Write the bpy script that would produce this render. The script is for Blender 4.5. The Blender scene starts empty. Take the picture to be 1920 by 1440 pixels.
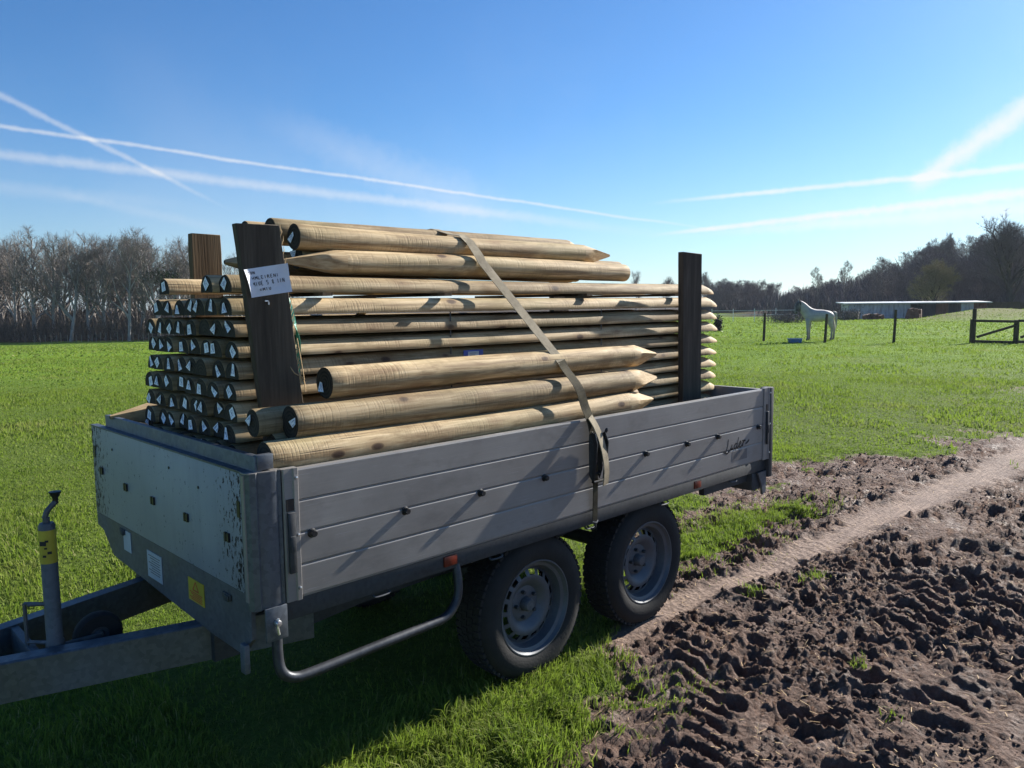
import bpy, bmesh, math, random
import numpy as np
from mathutils import Vector, Matrix, Euler
random.seed(7); np.random.seed(7)
S = bpy.context.scene
COL = S.collection

# ------------------------------------------------------------------ camera
CAM = np.array([-1.0038, -2.0997, 0.8809]); YAW, PIT, ROL, FPX = 0.7764, -0.1007, -0.0109, 1457.45
FW = np.array([math.cos(PIT)*math.sin(YAW), math.cos(PIT)*math.cos(YAW), math.sin(PIT)])
R0 = np.array([math.cos(YAW), -math.sin(YAW), 0.0]); U0 = np.cross(R0, FW)
RI = math.cos(ROL)*R0+math.sin(ROL)*U0; UP = -math.sin(ROL)*R0+math.cos(ROL)*U0
cam = bpy.data.cameras.new('camera'); co = bpy.data.objects.new('camera', cam); COL.objects.link(co)
cam.sensor_width = 36; cam.lens = FPX/1920*36; cam.clip_end = 6000; cam.clip_start = 0.05
M = Matrix.Identity(4)
for i in range(3):
    M[i][0] = RI[i]; M[i][1] = UP[i]; M[i][2] = -FW[i]; M[i][3] = CAM[i]
co.matrix_world = M
S.camera = co

# ------------------------------------------------------------------ light
SUN_EL, SUN_AZ = math.radians(28.5), math.radians(94.0)     # azimuth clockwise from +Y
w = bpy.data.worlds.new('World'); S.world = w; w.use_nodes = True
sun = bpy.data.lights.new('sun', 'SUN'); so = bpy.data.objects.new('sun', sun); COL.objects.link(so)
sun.energy = 5.0; sun.angle = math.radians(0.53); sun.color = (1.0, 0.95, 0.87)
sd = Vector((math.cos(SUN_EL)*math.sin(SUN_AZ), math.cos(SUN_EL)*math.cos(SUN_AZ), math.sin(SUN_EL)))
so.rotation_euler = sd.to_track_quat('Z', 'Y').to_euler(); so.location = (30, 0, 30)
S.view_settings.view_transform = 'Standard'; S.view_settings.look = 'None'
S.view_settings.exposure = 1.10; S.view_settings.gamma = 1; S.view_settings.use_curve_mapping = False
SKY_STRENGTH = 0.050

def ray(px, py):
    d = FW+RI*(px-960)/FPX-UP*(py-720)/FPX
    return d
def at(px, depth, py=573):
    return CAM+ray(px, py)*depth

def world():
    nt = w.node_tree; N = nt.nodes; L = nt.links; N.clear()
    out = N.new('ShaderNodeOutputWorld'); bg = N.new('ShaderNodeBackground'); L.new(bg.outputs[0], out.inputs[0])
    sky = N.new('ShaderNodeTexSky'); sky.sky_type = 'NISHITA'; sky.sun_disc = False
    sky.sun_elevation = SUN_EL; sky.sun_rotation = SUN_AZ; sky.air_density = 1.0; sky.dust_density = 0.35; sky.ozone_density = 3.0; sky.altitude = 50
    tc = N.new('ShaderNodeTexCoord')
    def math_(op, a, b=None, c=None, clamp=False):
        n = N.new('ShaderNodeMath'); n.operation = op; n.use_clamp = clamp
        for i, v in enumerate((a, b, c)):
            if v is None: continue
            if isinstance(v, (int, float)): n.inputs[i].default_value = v
            else: L.new(v, n.inputs[i])
        return n.outputs[0]
    def dot(v):
        n = N.new('ShaderNodeVectorMath'); n.operation = 'DOT_PRODUCT'; L.new(tc.outputs['Generated'], n.inputs[0]); n.inputs[1].default_value = v
        return n.outputs['Value']
    def smooth(x, a, b):
        n = N.new('ShaderNodeMapRange'); n.interpolation_type = 'SMOOTHSTEP'; L.new(x, n.inputs[0])
        n.inputs[1].default_value = a; n.inputs[2].default_value = b; n.inputs[3].default_value = 0; n.inputs[4].default_value = 1
        return n.outputs[0]
    def noise(scale, detail, rough=0.6):
        n = N.new('ShaderNodeTexNoise'); n.inputs['Scale'].default_value = scale; n.inputs['Detail'].default_value = detail; n.inputs['Roughness'].default_value = rough
        L.new(tc.outputs['Generated'], n.inputs['Vector']); return n.outputs[0]
    n1 = noise(9, 3); n2 = noise(70, 4, 0.7); n3 = noise(3.2, 5, 0.55)
    # (x0,y0,x1,y1, half width px at start, at end, strength, fade start frac, fade end frac)
    trails = [(-300, 28, 455, 405, 9, 3.5, .42, 0, .30), (-400, 178, 1420, 443, 4.5, 3.0, .55, 0, .20),
              (-400, 240, 1350, 452, 10, 11, .42, 0, .35), (1190, 385, 2300, 274, 4, 9, .75, .25, 0),
              (1690, 362, 2300, -50, 18, 30, .85, .10, 0), (1200, 445, 2400, 305, 4, 14, .85, .15, 0),
              (1240, 446, 2400, 350, 8, 20, .50, .35, 0), (430, 190, 1010, 440, 30, 60, .20, .45, .3),
              (-300, 322, 420, 392, 16, 12, .16, 0, .5), (60, 352, 520, 452, 7, 14, .13, .2, .5), (1180, 410, 2300, 400, 40, 80, .12, .5, 0)]
    tot = None
    for (x0, y0, x1, y1, h0, h1, st, f0, f1) in trails:
        a = ray(x0, y0); b = ray(x1, y1); a = a/np.linalg.norm(a); b = b/np.linalg.norm(b)
        n = np.cross(a, b); n = n/np.linalg.norm(n); t = np.cross(n, a)     # t: along from a
        ang = math.acos(float(a@b))
        al = math_('ARCTAN2', dot(tuple(t)), dot(tuple(a)))                  # angle along
        fr = math_('DIVIDE', al, ang)
        off = math_('ADD', dot(tuple(n)), math_('MULTIPLY', math_('SUBTRACT', n1, .5), .006))
        hw = math_('ADD', h0/FPX, math_('MULTIPLY', fr, (h1-h0)/FPX))
        hw = math_('MULTIPLY', hw, math_('ADD', .45, math_('MULTIPLY', n2, 1.1)))
        q = math_('DIVIDE', math_('ABSOLUTE', off), math_('MAXIMUM', hw, .0006))
        m = math_('SUBTRACT', 1.0, smooth(q, 0.0, 1.25))
        if f0 > 0: m = math_('MULTIPLY', m, smooth(fr, 0.0, f0))
        else: m = math_('MULTIPLY', m, smooth(fr, -0.05, 0.0))
        if f1 > 0: m = math_('MULTIPLY', m, math_('SUBTRACT', 1.0, smooth(fr, 1.0-f1, 1.0)))
        else: m = math_('MULTIPLY', m, math_('SUBTRACT', 1.0, smooth(fr, 1.0, 1.5)))
        m = math_('MULTIPLY', m, math_('ADD', .55, math_('MULTIPLY', n2, .8)))
        m = math_('MULTIPLY', m, st)
        tot = m if tot is None else math_('ADD', tot, m)
    # thin high cirrus veil, everywhere in the lower sky
    sep = N.new('ShaderNodeSeparateXYZ'); L.new(tc.outputs['Generated'], sep.inputs[0])
    veil = math_('MULTIPLY', smooth(n3, .42, .78), math_('SUBTRACT', 1.0, smooth(sep.outputs[2], .05, .42)))
    tot = math_('ADD', tot, math_('MULTIPLY', veil, .16), clamp=True)
    hz = math_('MULTIPLY', math_('SUBTRACT', 1.0, smooth(sep.outputs[2], -.02, .24)), .22)
    tot = math_('SUBTRACT', 1.0, math_('MULTIPLY', math_('SUBTRACT', 1.0, tot), math_('SUBTRACT', 1.0, hz)), clamp=True)
    # ice crystals scatter more light towards the sun side
    sdot = smooth(dot(tuple(sd)), 0.0, 1.0)
    bright = math_('ADD', 7.6, math_('MULTIPLY', sdot, 1.6))
    cc = N.new('ShaderNodeVectorMath'); cc.operation = 'SCALE'; cc.inputs[0].default_value = (.93, .98, 1.06); L.new(bright, cc.inputs['Scale'])
    hs = N.new('ShaderNodeHueSaturation'); hs.inputs['Saturation'].default_value = 1.15; hs.inputs['Value'].default_value = 0.95; L.new(sky.outputs[0], hs.inputs['Color'])
    mx = N.new('ShaderNodeMix'); mx.data_type = 'RGBA'; L.new(tot, mx.inputs[0]); tn = N.new('ShaderNodeMix'); tn.data_type = 'RGBA'; tn.blend_type = 'MULTIPLY'; tn.inputs[0].default_value = 1; tn.inputs[7].default_value = (.80, 1.12, 1.40, 1); L.new(hs.outputs[0], tn.inputs[6]); L.new(tn.outputs[2], mx.inputs[6]); L.new(cc.outputs[0], mx.inputs[7])
    L.new(mx.outputs[2], bg.inputs[0]); bg.inputs[1].default_value = SKY_STRENGTH
world()

# ------------------------------------------------------------------ materials
MATS = {}
class NT:
    def __init__(s, name):
        s.m = bpy.data.materials.new(name); s.m.use_nodes = True; s.t = s.m.node_tree; s.N = s.t.nodes; s.L = s.t.links
        s.b = s.N['Principled BSDF']; s.out = s.N['Material Output']; MATS[name] = s.m
        s.tc = s.N.new('ShaderNodeTexCoord'); s.oi = s.N.new('ShaderNodeObjectInfo')
    def lk(s, a, b): s.L.new(a, b)
    def setv(s, sock, v):
        if hasattr(v, 'links') or hasattr(v, 'is_linked'): s.L.new(v, sock)
        else:
            if isinstance(v, (tuple, list)) and len(v) == 3 and len(sock.default_value) == 4: v = (*v, 1)
            sock.default_value = v
    def math(s, op, a, b=0.0, clamp=False):
        n = s.N.new('ShaderNodeMath'); n.operation = op; n.use_clamp = clamp; s.setv(n.inputs[0], a); s.setv(n.inputs[1], b); return n.outputs[0]
    def coords(s, scale=(1, 1, 1), rnd=0.0, kind='Object'):
        m = s.N.new('ShaderNodeMapping'); m.inputs['Scale'].default_value = scale; s.lk(s.tc.outputs[kind], m.inputs[0])
        if rnd:
            v = s.N.new('ShaderNodeVectorMath'); v.operation = 'SCALE'; v.inputs[0].default_value = (rnd, rnd*.7, rnd*.37); s.lk(s.oi.outputs['Random'], v.inputs['Scale']); s.lk(v.outputs[0], m.inputs['Location'])
        return m.outputs[0]
    def noise(s, vec, scale, detail=4, rough=.6, dist=0.0):
        n = s.N.new('ShaderNodeTexNoise'); s.lk(vec, n.inputs['Vector']); n.inputs['Scale'].default_value = scale; n.inputs['Detail'].default_value = detail
        n.inputs['Roughness'].default_value = rough; n.inputs['Distortion'].default_value = dist; return n.outputs[0]
    def voro(s, vec, scale, out='Distance', feature='F1'):
        n = s.N.new('ShaderNodeTexVoronoi'); n.feature = feature; s.lk(vec, n.inputs['Vector']); n.inputs['Scale'].default_value = scale; return n.outputs[out]
    def ramp(s, fac, stops):
        n = s.N.new('ShaderNodeValToRGB'); s.lk(fac, n.inputs[0]); e = n.color_ramp.elements
        while len(e) < len(stops): e.new(.5)
        for i, (p, c) in enumerate(stops):
            e[i].position = p; e[i].color = (*c, 1) if not isinstance(c, (int, float)) else (c, c, c, 1)
        return n.outputs[0]
    def mix(s, f, a, b, mode='MIX'):
        n = s.N.new('ShaderNodeMix'); n.data_type = 'RGBA'; n.blend_type = mode; s.setv(n.inputs[0], f); s.setv(n.inputs[6], a); s.setv(n.inputs[7], b); return n.outputs[2]
    def attr(s, name):
        n = s.N.new('ShaderNodeAttribute'); n.attribute_name = name; return n
    def bump(s, h, strength=.3, dist=.01, normal=None):
        n = s.N.new('ShaderNodeBump'); s.lk(h, n.inputs['Height']); n.inputs['Strength'].default_value = strength; n.inputs['Distance'].default_value = dist
        if normal: s.lk(normal, n.inputs['Normal'])
        return n.outputs[0]
    def fin(s, color=None, rough=.6, metal=0.0, normal=None, spec=.5):
        if color is not None: s.setv(s.b.inputs['Base Color'], color)
        s.setv(s.b.inputs['Roughness'], rough); s.setv(s.b.inputs['Metallic'], metal); s.b.inputs['Specular IOR Level'].default_value = spec
        if normal is not None: s.lk(normal, s.b.inputs['Normal'])
        return s.m

def flat(name, c, rough=.6, metal=0.0, var=.25, scale=8, bump=.15):
    n = NT(name); v = n.coords(); z = n.noise(v, scale, 5); 
    col = n.ramp(z, [(.25, tuple(x*(1-var) for x in c)), (.75, tuple(min(1, x*(1+var)) for x in c))])
    return n.fin(col, rough, metal, n.bump(n.noise(v, scale*9, 3), bump, .004))

def mat_wood():
    n = NT('peeled_softwood'); v = n.coords((1, 1, 1), 13.0)
    st = n.coords((.7, 13, 13), 13.0)
    grain = n.noise(st, 4.0, 5, .65, .6)
    big = n.noise(v, 1.7, 3)
    col = n.ramp(grain, [(.36, (.22, .135, .060)), (.5, (.46, .325, .165)), (.64, (.66, .50, .29))])
    grey = n.ramp(big, [(.35, (.30, .25, .16)), (.7, (.50, .385, .225))])
    col = n.mix(.22, col, grey)
    dk = n.noise(n.coords((1.0, 3.5, 3.5), 17.0), 2.6, 5, .7, .5); col = n.mix(n.ramp(dk, [(.50, 0.0), (.60, .6)]), col, (.21, .13, .06))
    green = n.noise(n.coords((.7, 2, 2), 29.0), 2.3, 3)
    col = n.mix(n.ramp(green, [(.50, 0.0), (.70, .5)]), col, (.22, .20, .085))
    # knots
    kd = n.voro(n.coords((2.6, 5.2, 5.2), 31.0), 1.9)
    halo = n.ramp(kd, [(.12, .6), (.32, 0.0)])
    col = n.mix(halo, col, (.24, .14, .065))
    kn = n.ramp(kd, [(.07, 1.0), (.11, .7), (.14, 0.0)])
    col = n.mix(kn, col, (.075, .042, .025))
    # faint chatter marks of the peeling blade
    rib = n.noise(n.coords((150, 11, 11), 3.0), 1.0, 2, .5)
    ribm = n.noise(n.coords((1.2, 6, 6), 41.0), 1.5, 2)
    rb = n.math('MULTIPLY', n.ramp(rib, [(.5, 0.0), (.62, 1.0)]), n.ramp(ribm, [(.4, .1), (.6, .8)]))
    col = n.mix(n.math('MULTIPLY', rb, .34), col, (.17, .11, .055))
    # drying checks along the grain
    ck = n.noise(n.coords((.9, 38, 38), 7.0), 1.6, 2, .5)
    ckm = n.ramp(ck, [(.70, 0.0), (.76, .7)])
    col = n.mix(ckm, col, (.09, .055, .03))
    h = n.math('ADD', n.math('MULTIPLY', rb, -.3), n.math('ADD', n.math('MULTIPLY', grain, .5), n.math('MULTIPLY', ckm, -1.0)))
    nb = n.bump(h, .55, .004)
    rv = n.N.new('ShaderNodeHueSaturation'); n.lk(col, rv.inputs['Color']); n.lk(n.math('ADD', n.math('MULTIPLY', n.oi.outputs['Random'], .42), .72), rv.inputs['Value'])
    n.fin(rv.outputs[0], .72, 0, nb, .25)
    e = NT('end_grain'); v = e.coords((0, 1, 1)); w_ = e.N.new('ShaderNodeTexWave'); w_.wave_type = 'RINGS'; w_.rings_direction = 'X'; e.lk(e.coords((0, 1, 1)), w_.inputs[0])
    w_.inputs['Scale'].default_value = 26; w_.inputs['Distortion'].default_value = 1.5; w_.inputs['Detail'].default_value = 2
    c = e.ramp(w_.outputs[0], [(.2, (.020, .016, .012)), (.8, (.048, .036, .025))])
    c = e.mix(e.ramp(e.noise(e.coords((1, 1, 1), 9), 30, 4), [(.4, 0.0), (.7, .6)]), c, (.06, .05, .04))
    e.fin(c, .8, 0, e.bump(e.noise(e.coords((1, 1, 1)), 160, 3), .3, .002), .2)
    f = NT('cut_point'); g = f.noise(f.coords((.8, 9, 9), 11), 9, 4, .6, .8)
    c = f.ramp(g, [(.3, (.30, .19, .09)), (.55, (.47, .34, .18)), (.75, (.60, .47, .28))])
    kd = f.voro(f.coords((2, 5, 5), 31), 3.5); c = f.mix(f.ramp(kd, [(.05, .8), (.16, 0.0)]), c, (.17, .10, .05))
    f.fin(c, .7, 0, f.bump(g, .3, .003), .25)
mat_wood()
def mat_dark(name, a, b, c):
    n = NT(name); g = n.noise(n.coords((9, 9, .6), 5), 3.5, 5, .65, .5); f = n.noise(n.coords((60, 60, 1.5), 5), 2.0, 3)
    col = n.ramp(g, [(.25, a), (.5, b), (.8, c)])
    col = n.mix(n.ramp(f, [(.45, 0.0), (.75, .5)]), col, a)
    n.fin(col, .8, 0, n.bump(n.math('ADD', g, f), .5, .003), .2)
mat_dark('dark_sawn_timber', (.040, .031, .022), (.085, .066, .047), (.145, .118, .085))
mat_dark('brown_sawn_timber', (.075, .045, .022), (.13, .085, .045), (.19, .13, .07))
mat_dark('fence_timber', (.035, .028, .018), (.07, .055, .035), (.12, .10, .07))
mat_dark('batten_timber', (.05, .035, .02), (.10, .07, .04), (.16, .12, .07))
def mat_metal(name, base, rough=.5, metal=.75, spang=.35, rust=0.0, stretch=(1, 1, 1)):
    n = NT(name); v = n.coords(stretch); vo = n.voro(v, 70, 'Color'); bw = n.N.new('ShaderNodeRGBToBW'); n.lk(vo, bw.inputs[0])
    no = n.noise(v, 3.5, 5, .65)
    f = n.math('ADD', n.math('MULTIPLY', bw.outputs[0], spang), n.math('MULTIPLY', no, 1-spang))
    col = n.ramp(f, [(.2, tuple(x*.62 for x in base)), (.7, tuple(min(1, x*1.18) for x in base))])
    st = n.noise(n.coords((12, 12, 1.2)), 2.0, 4); col = n.mix(n.ramp(st, [(.55, 0.0), (.8, .35)]), col, tuple(x*.55 for x in base))
    if rust:
        r = n.noise(n.coords(), 28, 6, .75); col = n.mix(n.ramp(r, [(.60, 0.0), (.70, rust)]), col, (.06, .035, .02))
    n.fin(col, n.ramp(no, [(.3, rough-.1), (.7, rough+.15)]), metal, n.bump(n.noise(v, 55, 3), .12, .003))
mat_metal('galvanised_steel', (.115, .13, .15), .5, .6)
mat_metal('weathered_galvanised', (.12, .125, .135), .6, .5, .3, .6)
mat_metal('dark_chassis_steel', (.055, .058, .062), .65, .4, .3, .5)
mat_metal('rim_paint', (.10, .11, .125), .5, .3, .1, .5)
mat_metal('tube_steel', (.05, .055, .063), .45, .5)
def mat_alu():
    n = NT('brushed_aluminium'); a = n.noise(n.coords((.6, 30, 30), 3), 5, 5, .7); b = n.noise(n.coords((1, 1, 1), 3), 2.2, 5, .6)
    col = n.ramp(b, [(.25, (.21, .197, .182)), (.75, (.33, .312, .29))])
    col = n.mix(n.ramp(a, [(.3, .25), (.7, 0.0)]), col, (.16, .16, .17))
    gr = n.noise(n.coords((1.2, 1.2, 2.5), 17), 3.2, 6, .7); col = n.mix(n.ramp(gr, [(.52, 0.0), (.75, .55)]), col, (.13, .12, .115))
    sc = n.noise(n.coords((1.5, 1, 45), 5), 6, 2, .5); col = n.mix(n.ramp(sc, [(.69, 0.0), (.72, .35)]), col, (.42, .42, .44))
    n.fin(col, n.ramp(b, [(.3, .42), (.7, .58)]), .3, n.bump(a, .10, .002))
mat_alu()
def mat_head():
    n = NT('speckled_headboard'); v = n.coords(); no = n.noise(v, 2.5, 5, .6)
    col = n.ramp(no, [(.3, (.225, .25, .29)), (.7, (.30, .325, .365))])
    sx = n.N.new('ShaderNodeSeparateXYZ'); n.lk(n.tc.outputs['Object'], sx.inputs[0]); y = sx.outputs[1]
    d = n.math('MINIMUM', n.math('SUBTRACT', y, .03), n.math('SUBTRACT', 1.43, y))
    edge = n.math('SUBTRACT', 1.0, n.math('DIVIDE', d, .24), True)
    sp = n.noise(n.coords((1, 1.5, .75)), 52, 4, .7); th = n.math('SUBTRACT', n.math('ADD', sp, n.math('MULTIPLY', edge, .17)), 0.0)
    spot = n.ramp(th, [(.655, 0.0), (.675, 1.0)])
    dirt = n.noise(v, 7, 4); col = n.mix(n.math('MULTIPLY', edge, n.ramp(dirt, [(.3, .0), (.7, .5)])), col, (.13, .135, .135))
    lv = n.noise(n.coords((1, 9, .8)), 3, 4); col = n.mix(n.ramp(lv, [(.5, 0.0), (.8, .3)]), col, (.16, .18, .19))
    col = n.mix(spot, col, (.028, .018, .014))
    n.fin(col, n.math('ADD', n.math('MULTIPLY', spot, .3), .5), .15, n.bump(n.noise(v, 20, 3), .08, .003))
mat_head()
flat('tyre_rubber', (.013, .0125, .0125), .85, 0, .35, 12, .4)
flat('black_plastic', (.012, .012, .013), .45, 0, .3, 20, .1)
flat('black_ink', (.01, .01, .014), .6, 0, .1, 20, 0)
flat('white_vinyl', (.36, .40, .45), .5, 0, .15, 9, .05)
flat('yellow_vinyl', (.42, .33, .03), .45, 0, .2, 14, .05)
flat('red_ink', (.45, .05, .03), .5, 0, .1, 14, 0)
flat('grey_sticker', (.13, .12, .115), .6, 0, .2, 14, .05)
flat('orange_lens', (.13, .018, .008), .3, 0, .25, 30, .1)
flat('green_twine', (.015, .20, .13), .45, 0, .35, 30, .3)
flat('blue_plastic', (.02, .06, .32), .35, 0, .3, 20, .1)
flat('tub_blue', (.05, .13, .28), .5, 0, .3, 3, .1)
flat('staple_metal', (.75, .75, .75), .3, .8, .1, 20, 0)
flat('tape_white', (.55, .58, .6), .6, 0, .1, 3, 0)
flat('splinter_wood', (.50, .34, .17), .8, 0, .3, 40, .3)
def mat_strap():
    n = NT('strap_webbing'); c = n.coords(); no = n.noise(c, 6, 5, .7); wv = n.noise(n.coords((420, 420, 420)), 1.0, 1)
    fr = n.noise(n.coords((1, 1, 1)), 22, 4, .7)
    col = n.ramp(no, [(.25, (.20, .165, .11)), (.6, (.36, .31, .22)), (.8, (.45, .40, .31))])
    col = n.mix(n.ramp(fr, [(.45, 0.0), (.7, .5)]), col, (.14, .115, .08)); n.fin(col, .85, 0, n.bump(wv, .6, .002), .15)
    n = NT('shaded_webbing'); n.fin(n.ramp(n.noise(n.coords(), 18, 4), [(.3, (.035, .030, .02)), (.7, (.10, .085, .05))]), .85, 0, n.bump(n.noise(n.coords(), 300, 2), .5, .002), .15)  # darker copy of the strap webbing, shade put into its colour
mat_strap()
def mat_label():
    # printed paper tag: a frame of white with rows of blue-grey print (flat print)
    n = NT('printed_tag'); v = n.coords((1, 300, 95), 5.0); w_ = n.noise(v, 1.0, 1, .5)
    sx = n.N.new('ShaderNodeSeparateXYZ'); n.lk(n.tc.outputs['Object'], sx.inputs[0])
    ay = n.math('LESS_THAN', n.math('ABSOLUTE', sx.outputs[1]), .0085); az = n.math('LESS_THAN', n.math('ABSOLUTE', sx.outputs[2]), .013)
    m = n.math('MULTIPLY', n.math('MULTIPLY', ay, az), n.ramp(w_, [(.48, 0.0), (.52, .75)]))
    n.fin(n.mix(m, (.90, .92, .96), (.22, .26, .40)), .6, 0, None, .3)
    n = NT('notice_paper'); n.fin(n.ramp(n.noise(n.coords(), 9, 3), [(.3, (.62, .66, .74)), (.7, (.78, .80, .84))]), .6, 0, n.bump(n.noise(n.coords(), 14, 3), .5, .01), .4)
mat_label()
def mat_leafy(name, c0, c1, trans=.35, rough=.55):
    n = NT(name); a = n.attr('shade'); col = n.mix(a.outputs['Fac'], c0, c1)
    n.fin(col, rough, 0, None, .35)
    tr = n.N.new('ShaderNodeBsdfTranslucent'); n.lk(n.mix(.5, col, tuple(min(1, x*1.5) for x in c1)), tr.inputs[0])
    ms = n.N.new('ShaderNodeMixShader'); ms.inputs[0].default_value = trans; n.lk(n.b.outputs[0], ms.inputs[1]); n.lk(tr.outputs[0], ms.inputs[2]); n.lk(ms.outputs[0], n.out.inputs[0])
    return n
def mat_grass():
    n = NT('grass_blade'); a = n.attr('shade').outputs['Fac']
    pos = n.noise(n.coords(kind='Object'), .35, 3); pos2 = n.noise(n.coords(kind='Object'), 2.2, 3)
    col = n.ramp(a, [(0.0, (.065, .12, .020)), (.5, (.155, .222, .034)), (.86, (.255, .30, .062)), (1.0, (.32, .29, .14))])
    col = n.mix(n.ramp(n.math('ADD', n.math('MULTIPLY', pos, .6), n.math('MULTIPLY', pos2, .4)), [(.35, 0.0), (.62, .70)]), col, (.19, .215, .045))
    col = n.mix(n.ramp(n.noise(n.coords(), .55, 5, .7), [(.55, 0.0), (.72, .6)]), col, (.27, .25, .09)); n.fin(col, .65, 0, None, .15)
    tr = n.N.new('ShaderNodeBsdfTranslucent'); n.lk(n.mix(.4, col, (.26, .42, .03)), tr.inputs[0])
    ms = n.N.new('ShaderNodeMixShader'); ms.inputs[0].default_value = .42; n.lk(n.b.outputs[0], ms.inputs[1]); n.lk(tr.outputs[0], ms.inputs[2]); n.lk(ms.outputs[0], n.out.inputs[0])
mat_grass()
def mat_ground():
    n = NT('field_ground'); P = n.coords(); mud = n.attr('mud').outputs['Fac']; trk = n.attr('track').outputs['Fac']; wood = n.attr('wood').outputs['Fac']; dry = n.attr('dry').outputs['Fac']
    g1 = n.noise(P, .22, 4, .6); g2 = n.noise(P, 2.3, 4, .65); g3 = n.noise(P, 16, 4, .75)
    gv = n.noise(n.coords((1, 1, 1)), 55, 3, .7)
    gm = n.math('ADD', n.math('MULTIPLY', g1, .35), n.math('ADD', n.math('MULTIPLY', g2, .3), n.math('MULTIPLY', g3, .35)))
    grass = n.ramp(gm, [(.33, (.085, .15, .018)), (.48, (.15, .25, .028)), (.62, (.21, .32, .036)), (.74, (.27, .33, .06))])
    soil = n.ramp(n.noise(P, 7, 6, .75), [(.3, (.110, .060, .041)), (.55, (.200, .124, .090)), (.75, (.34, .24, .187))])
    fine = n.noise(P, 60, 4, .8); soil = n.mix(n.ramp(fine, [(.4, .45), (.62, 0.0)]), soil, (.055, .038, .032))
    fleck = n.noise(P, 140, 2, .6); soil = n.mix(n.ramp(fleck, [(.70, 0.0), (.74, .55)]), soil, (.42, .36, .27))
    tr = n.ramp(n.noise(n.coords((1.2, 14, 1)), 3, 5, .7), [(.35, (.15, .10, .075)), (.62, (.31, .22, .165))])
    tr = n.mix(n.ramp(n.noise(P, 1.6, 4, .6), [(.42, 0.0), (.62, .65)]), tr, (.13, .085, .066))
    soil = n.mix(trk, soil, tr)
    # mud mask with a broken edge
    mm = n.math('ADD', mud, n.math('MULTIPLY', n.math('SUBTRACT', n.noise(P, 9, 5, .75), .5), 1.1))
    mk = n.ramp(mm, [(.42, 0.0), (.56, 1.0)])
    thatch = n.ramp(n.noise(P, 30, 5, .8), [(.35, (.07, .095, .022)), (.7, (.17, .21, .05))])
    grass = n.mix(n.ramp(n.noise(n.coords((1, 1, 1), 0), .55, 5, .7), [(.55, 0.0), (.72, .55)]), grass, (.24, .22, .075))
    near = n.attr('blades').outputs['Fac']
    grass = n.mix(near, grass, thatch)
    col = n.mix(mk, grass, soil)
    col = n.mix(dry, col, n.ramp(g3, [(.35, (.13, .11, .06)), (.65, (.26, .22, .13))]))
    litter = n.ramp(n.noise(P, 3, 5, .8), [(.35, (.035, .026, .02)), (.7, (.09, .065, .045))])
    col = n.mix(wood, col, litter)
    h = n.math('ADD', n.math('MULTIPLY', n.noise(P, 45, 5, .8), 1.0), n.math('MULTIPLY', n.voro(P, 38), .8))
    h = n.math('MULTIPLY', h, n.math('SUBTRACT', 1.0, n.math('MULTIPLY', trk, .72)))
    b1 = n.bump(h, 1.0, .03)
    gb = n.bump(n.math('ADD', g3, n.math('MULTIPLY', gv, .6)), .9, .10)
    nm = n.N.new('ShaderNodeMix'); nm.data_type = 'VECTOR'; n.lk(mk, nm.inputs[0]); n.lk(gb, nm.inputs[4]); n.lk(b1, nm.inputs[5])
    wet = n.ramp(n.noise(P, 5, 4, .7), [(.30, .58), (.50, .92)])
    ro = n.mix(n.math('MULTIPLY', mk, n.math('SUBTRACT', 1.0, trk)), (.88, .88, .88), wet)
    n.fin(col, ro, 0, nm.outputs[1], .4); n.lk(n.math('ADD', n.math('MULTIPLY', mk, .33), .06), n.b.inputs['Specular IOR Level'])
mat_ground()
def mat_bark(name, a, b):
    n = NT(name); g = n.noise(n.coords((3, 3, .7), 20), 2.0, 5, .7)
    c = n.ramp(g, [(.3, a), (.7, b)]); n.fin(c, .9, 0, n.bump(g, .4, .03), .15)
mat_bark('bark_grey', (.19, .175, .17), (.42, .39, .37)); mat_bark('bark_dark', (.035, .030, .028), (.085, .075, .068)); mat_bark('bark_pale', (.13, .12, .10), (.30, .27, .22))
mat_bark('twigs_brown', (.115, .10, .088), (.25, .22, .195)); mat_bark('twigs_dark', (.085, .075, .08), (.16, .14, .14)); mat_bark('twigs_olive', (.16, .14, .07), (.32, .26, .15))
mat_bark('brush_brown', (.055, .046, .038), (.12, .10, .082)); mat_bark('ivy_green', (.02, .035, .012), (.05, .075, .03))
def mat_horse():
    n = NT('grey_horse_coat'); sx = n.N.new('ShaderNodeSeparateXYZ'); n.lk(n.tc.outputs['Object'], sx.inputs[0]); no = n.noise(n.coords(), 5, 4)
    c = n.ramp(no, [(.3, (.34, .31, .29)), (.7, (.48, .44, .41))])
    c = n.mix(n.ramp(sx.outputs[2], [(.12, .85), (.62, 0.0)]), c, (.13, .11, .10))
    hd = n.math('MULTIPLY', n.math('GREATER_THAN', sx.outputs[0], .76), n.ramp(n.noise(n.coords(), 7, 2), [(.4, .5), (.55, .95)]))
    c = n.mix(hd, c, (.05, .045, .045)); n.fin(c, .6, 0, n.bump(n.noise(n.coords(), 30, 3), .2, .01), .3)
mat_horse()
def mat_shed():
    n = NT('corrugated_sheet'); g = n.noise(n.coords((1, 1, .4)), 1.3, 5, .7); c = n.ramp(g, [(.3, (.26, .26, .31)), (.7, (.50, .50, .57))])
    c = n.mix(n.ramp(n.noise(n.coords((3, 3, .5)), 1.5, 4), [(.5, 0.0), (.7, .6)]), c, (.10, .08, .07)); n.fin(c, .6, .2, None, .4)
mat_shed()
flat('shed_roof', (.60, .60, .60), .45, .2, .2, .8, 0); flat('shade_and_junk_dark', (.03, .03, .035), .8, 0, .3, 2, 0); flat('rusty_red', (.12, .05, .035), .8, 0, .4, 2, 0)

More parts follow.
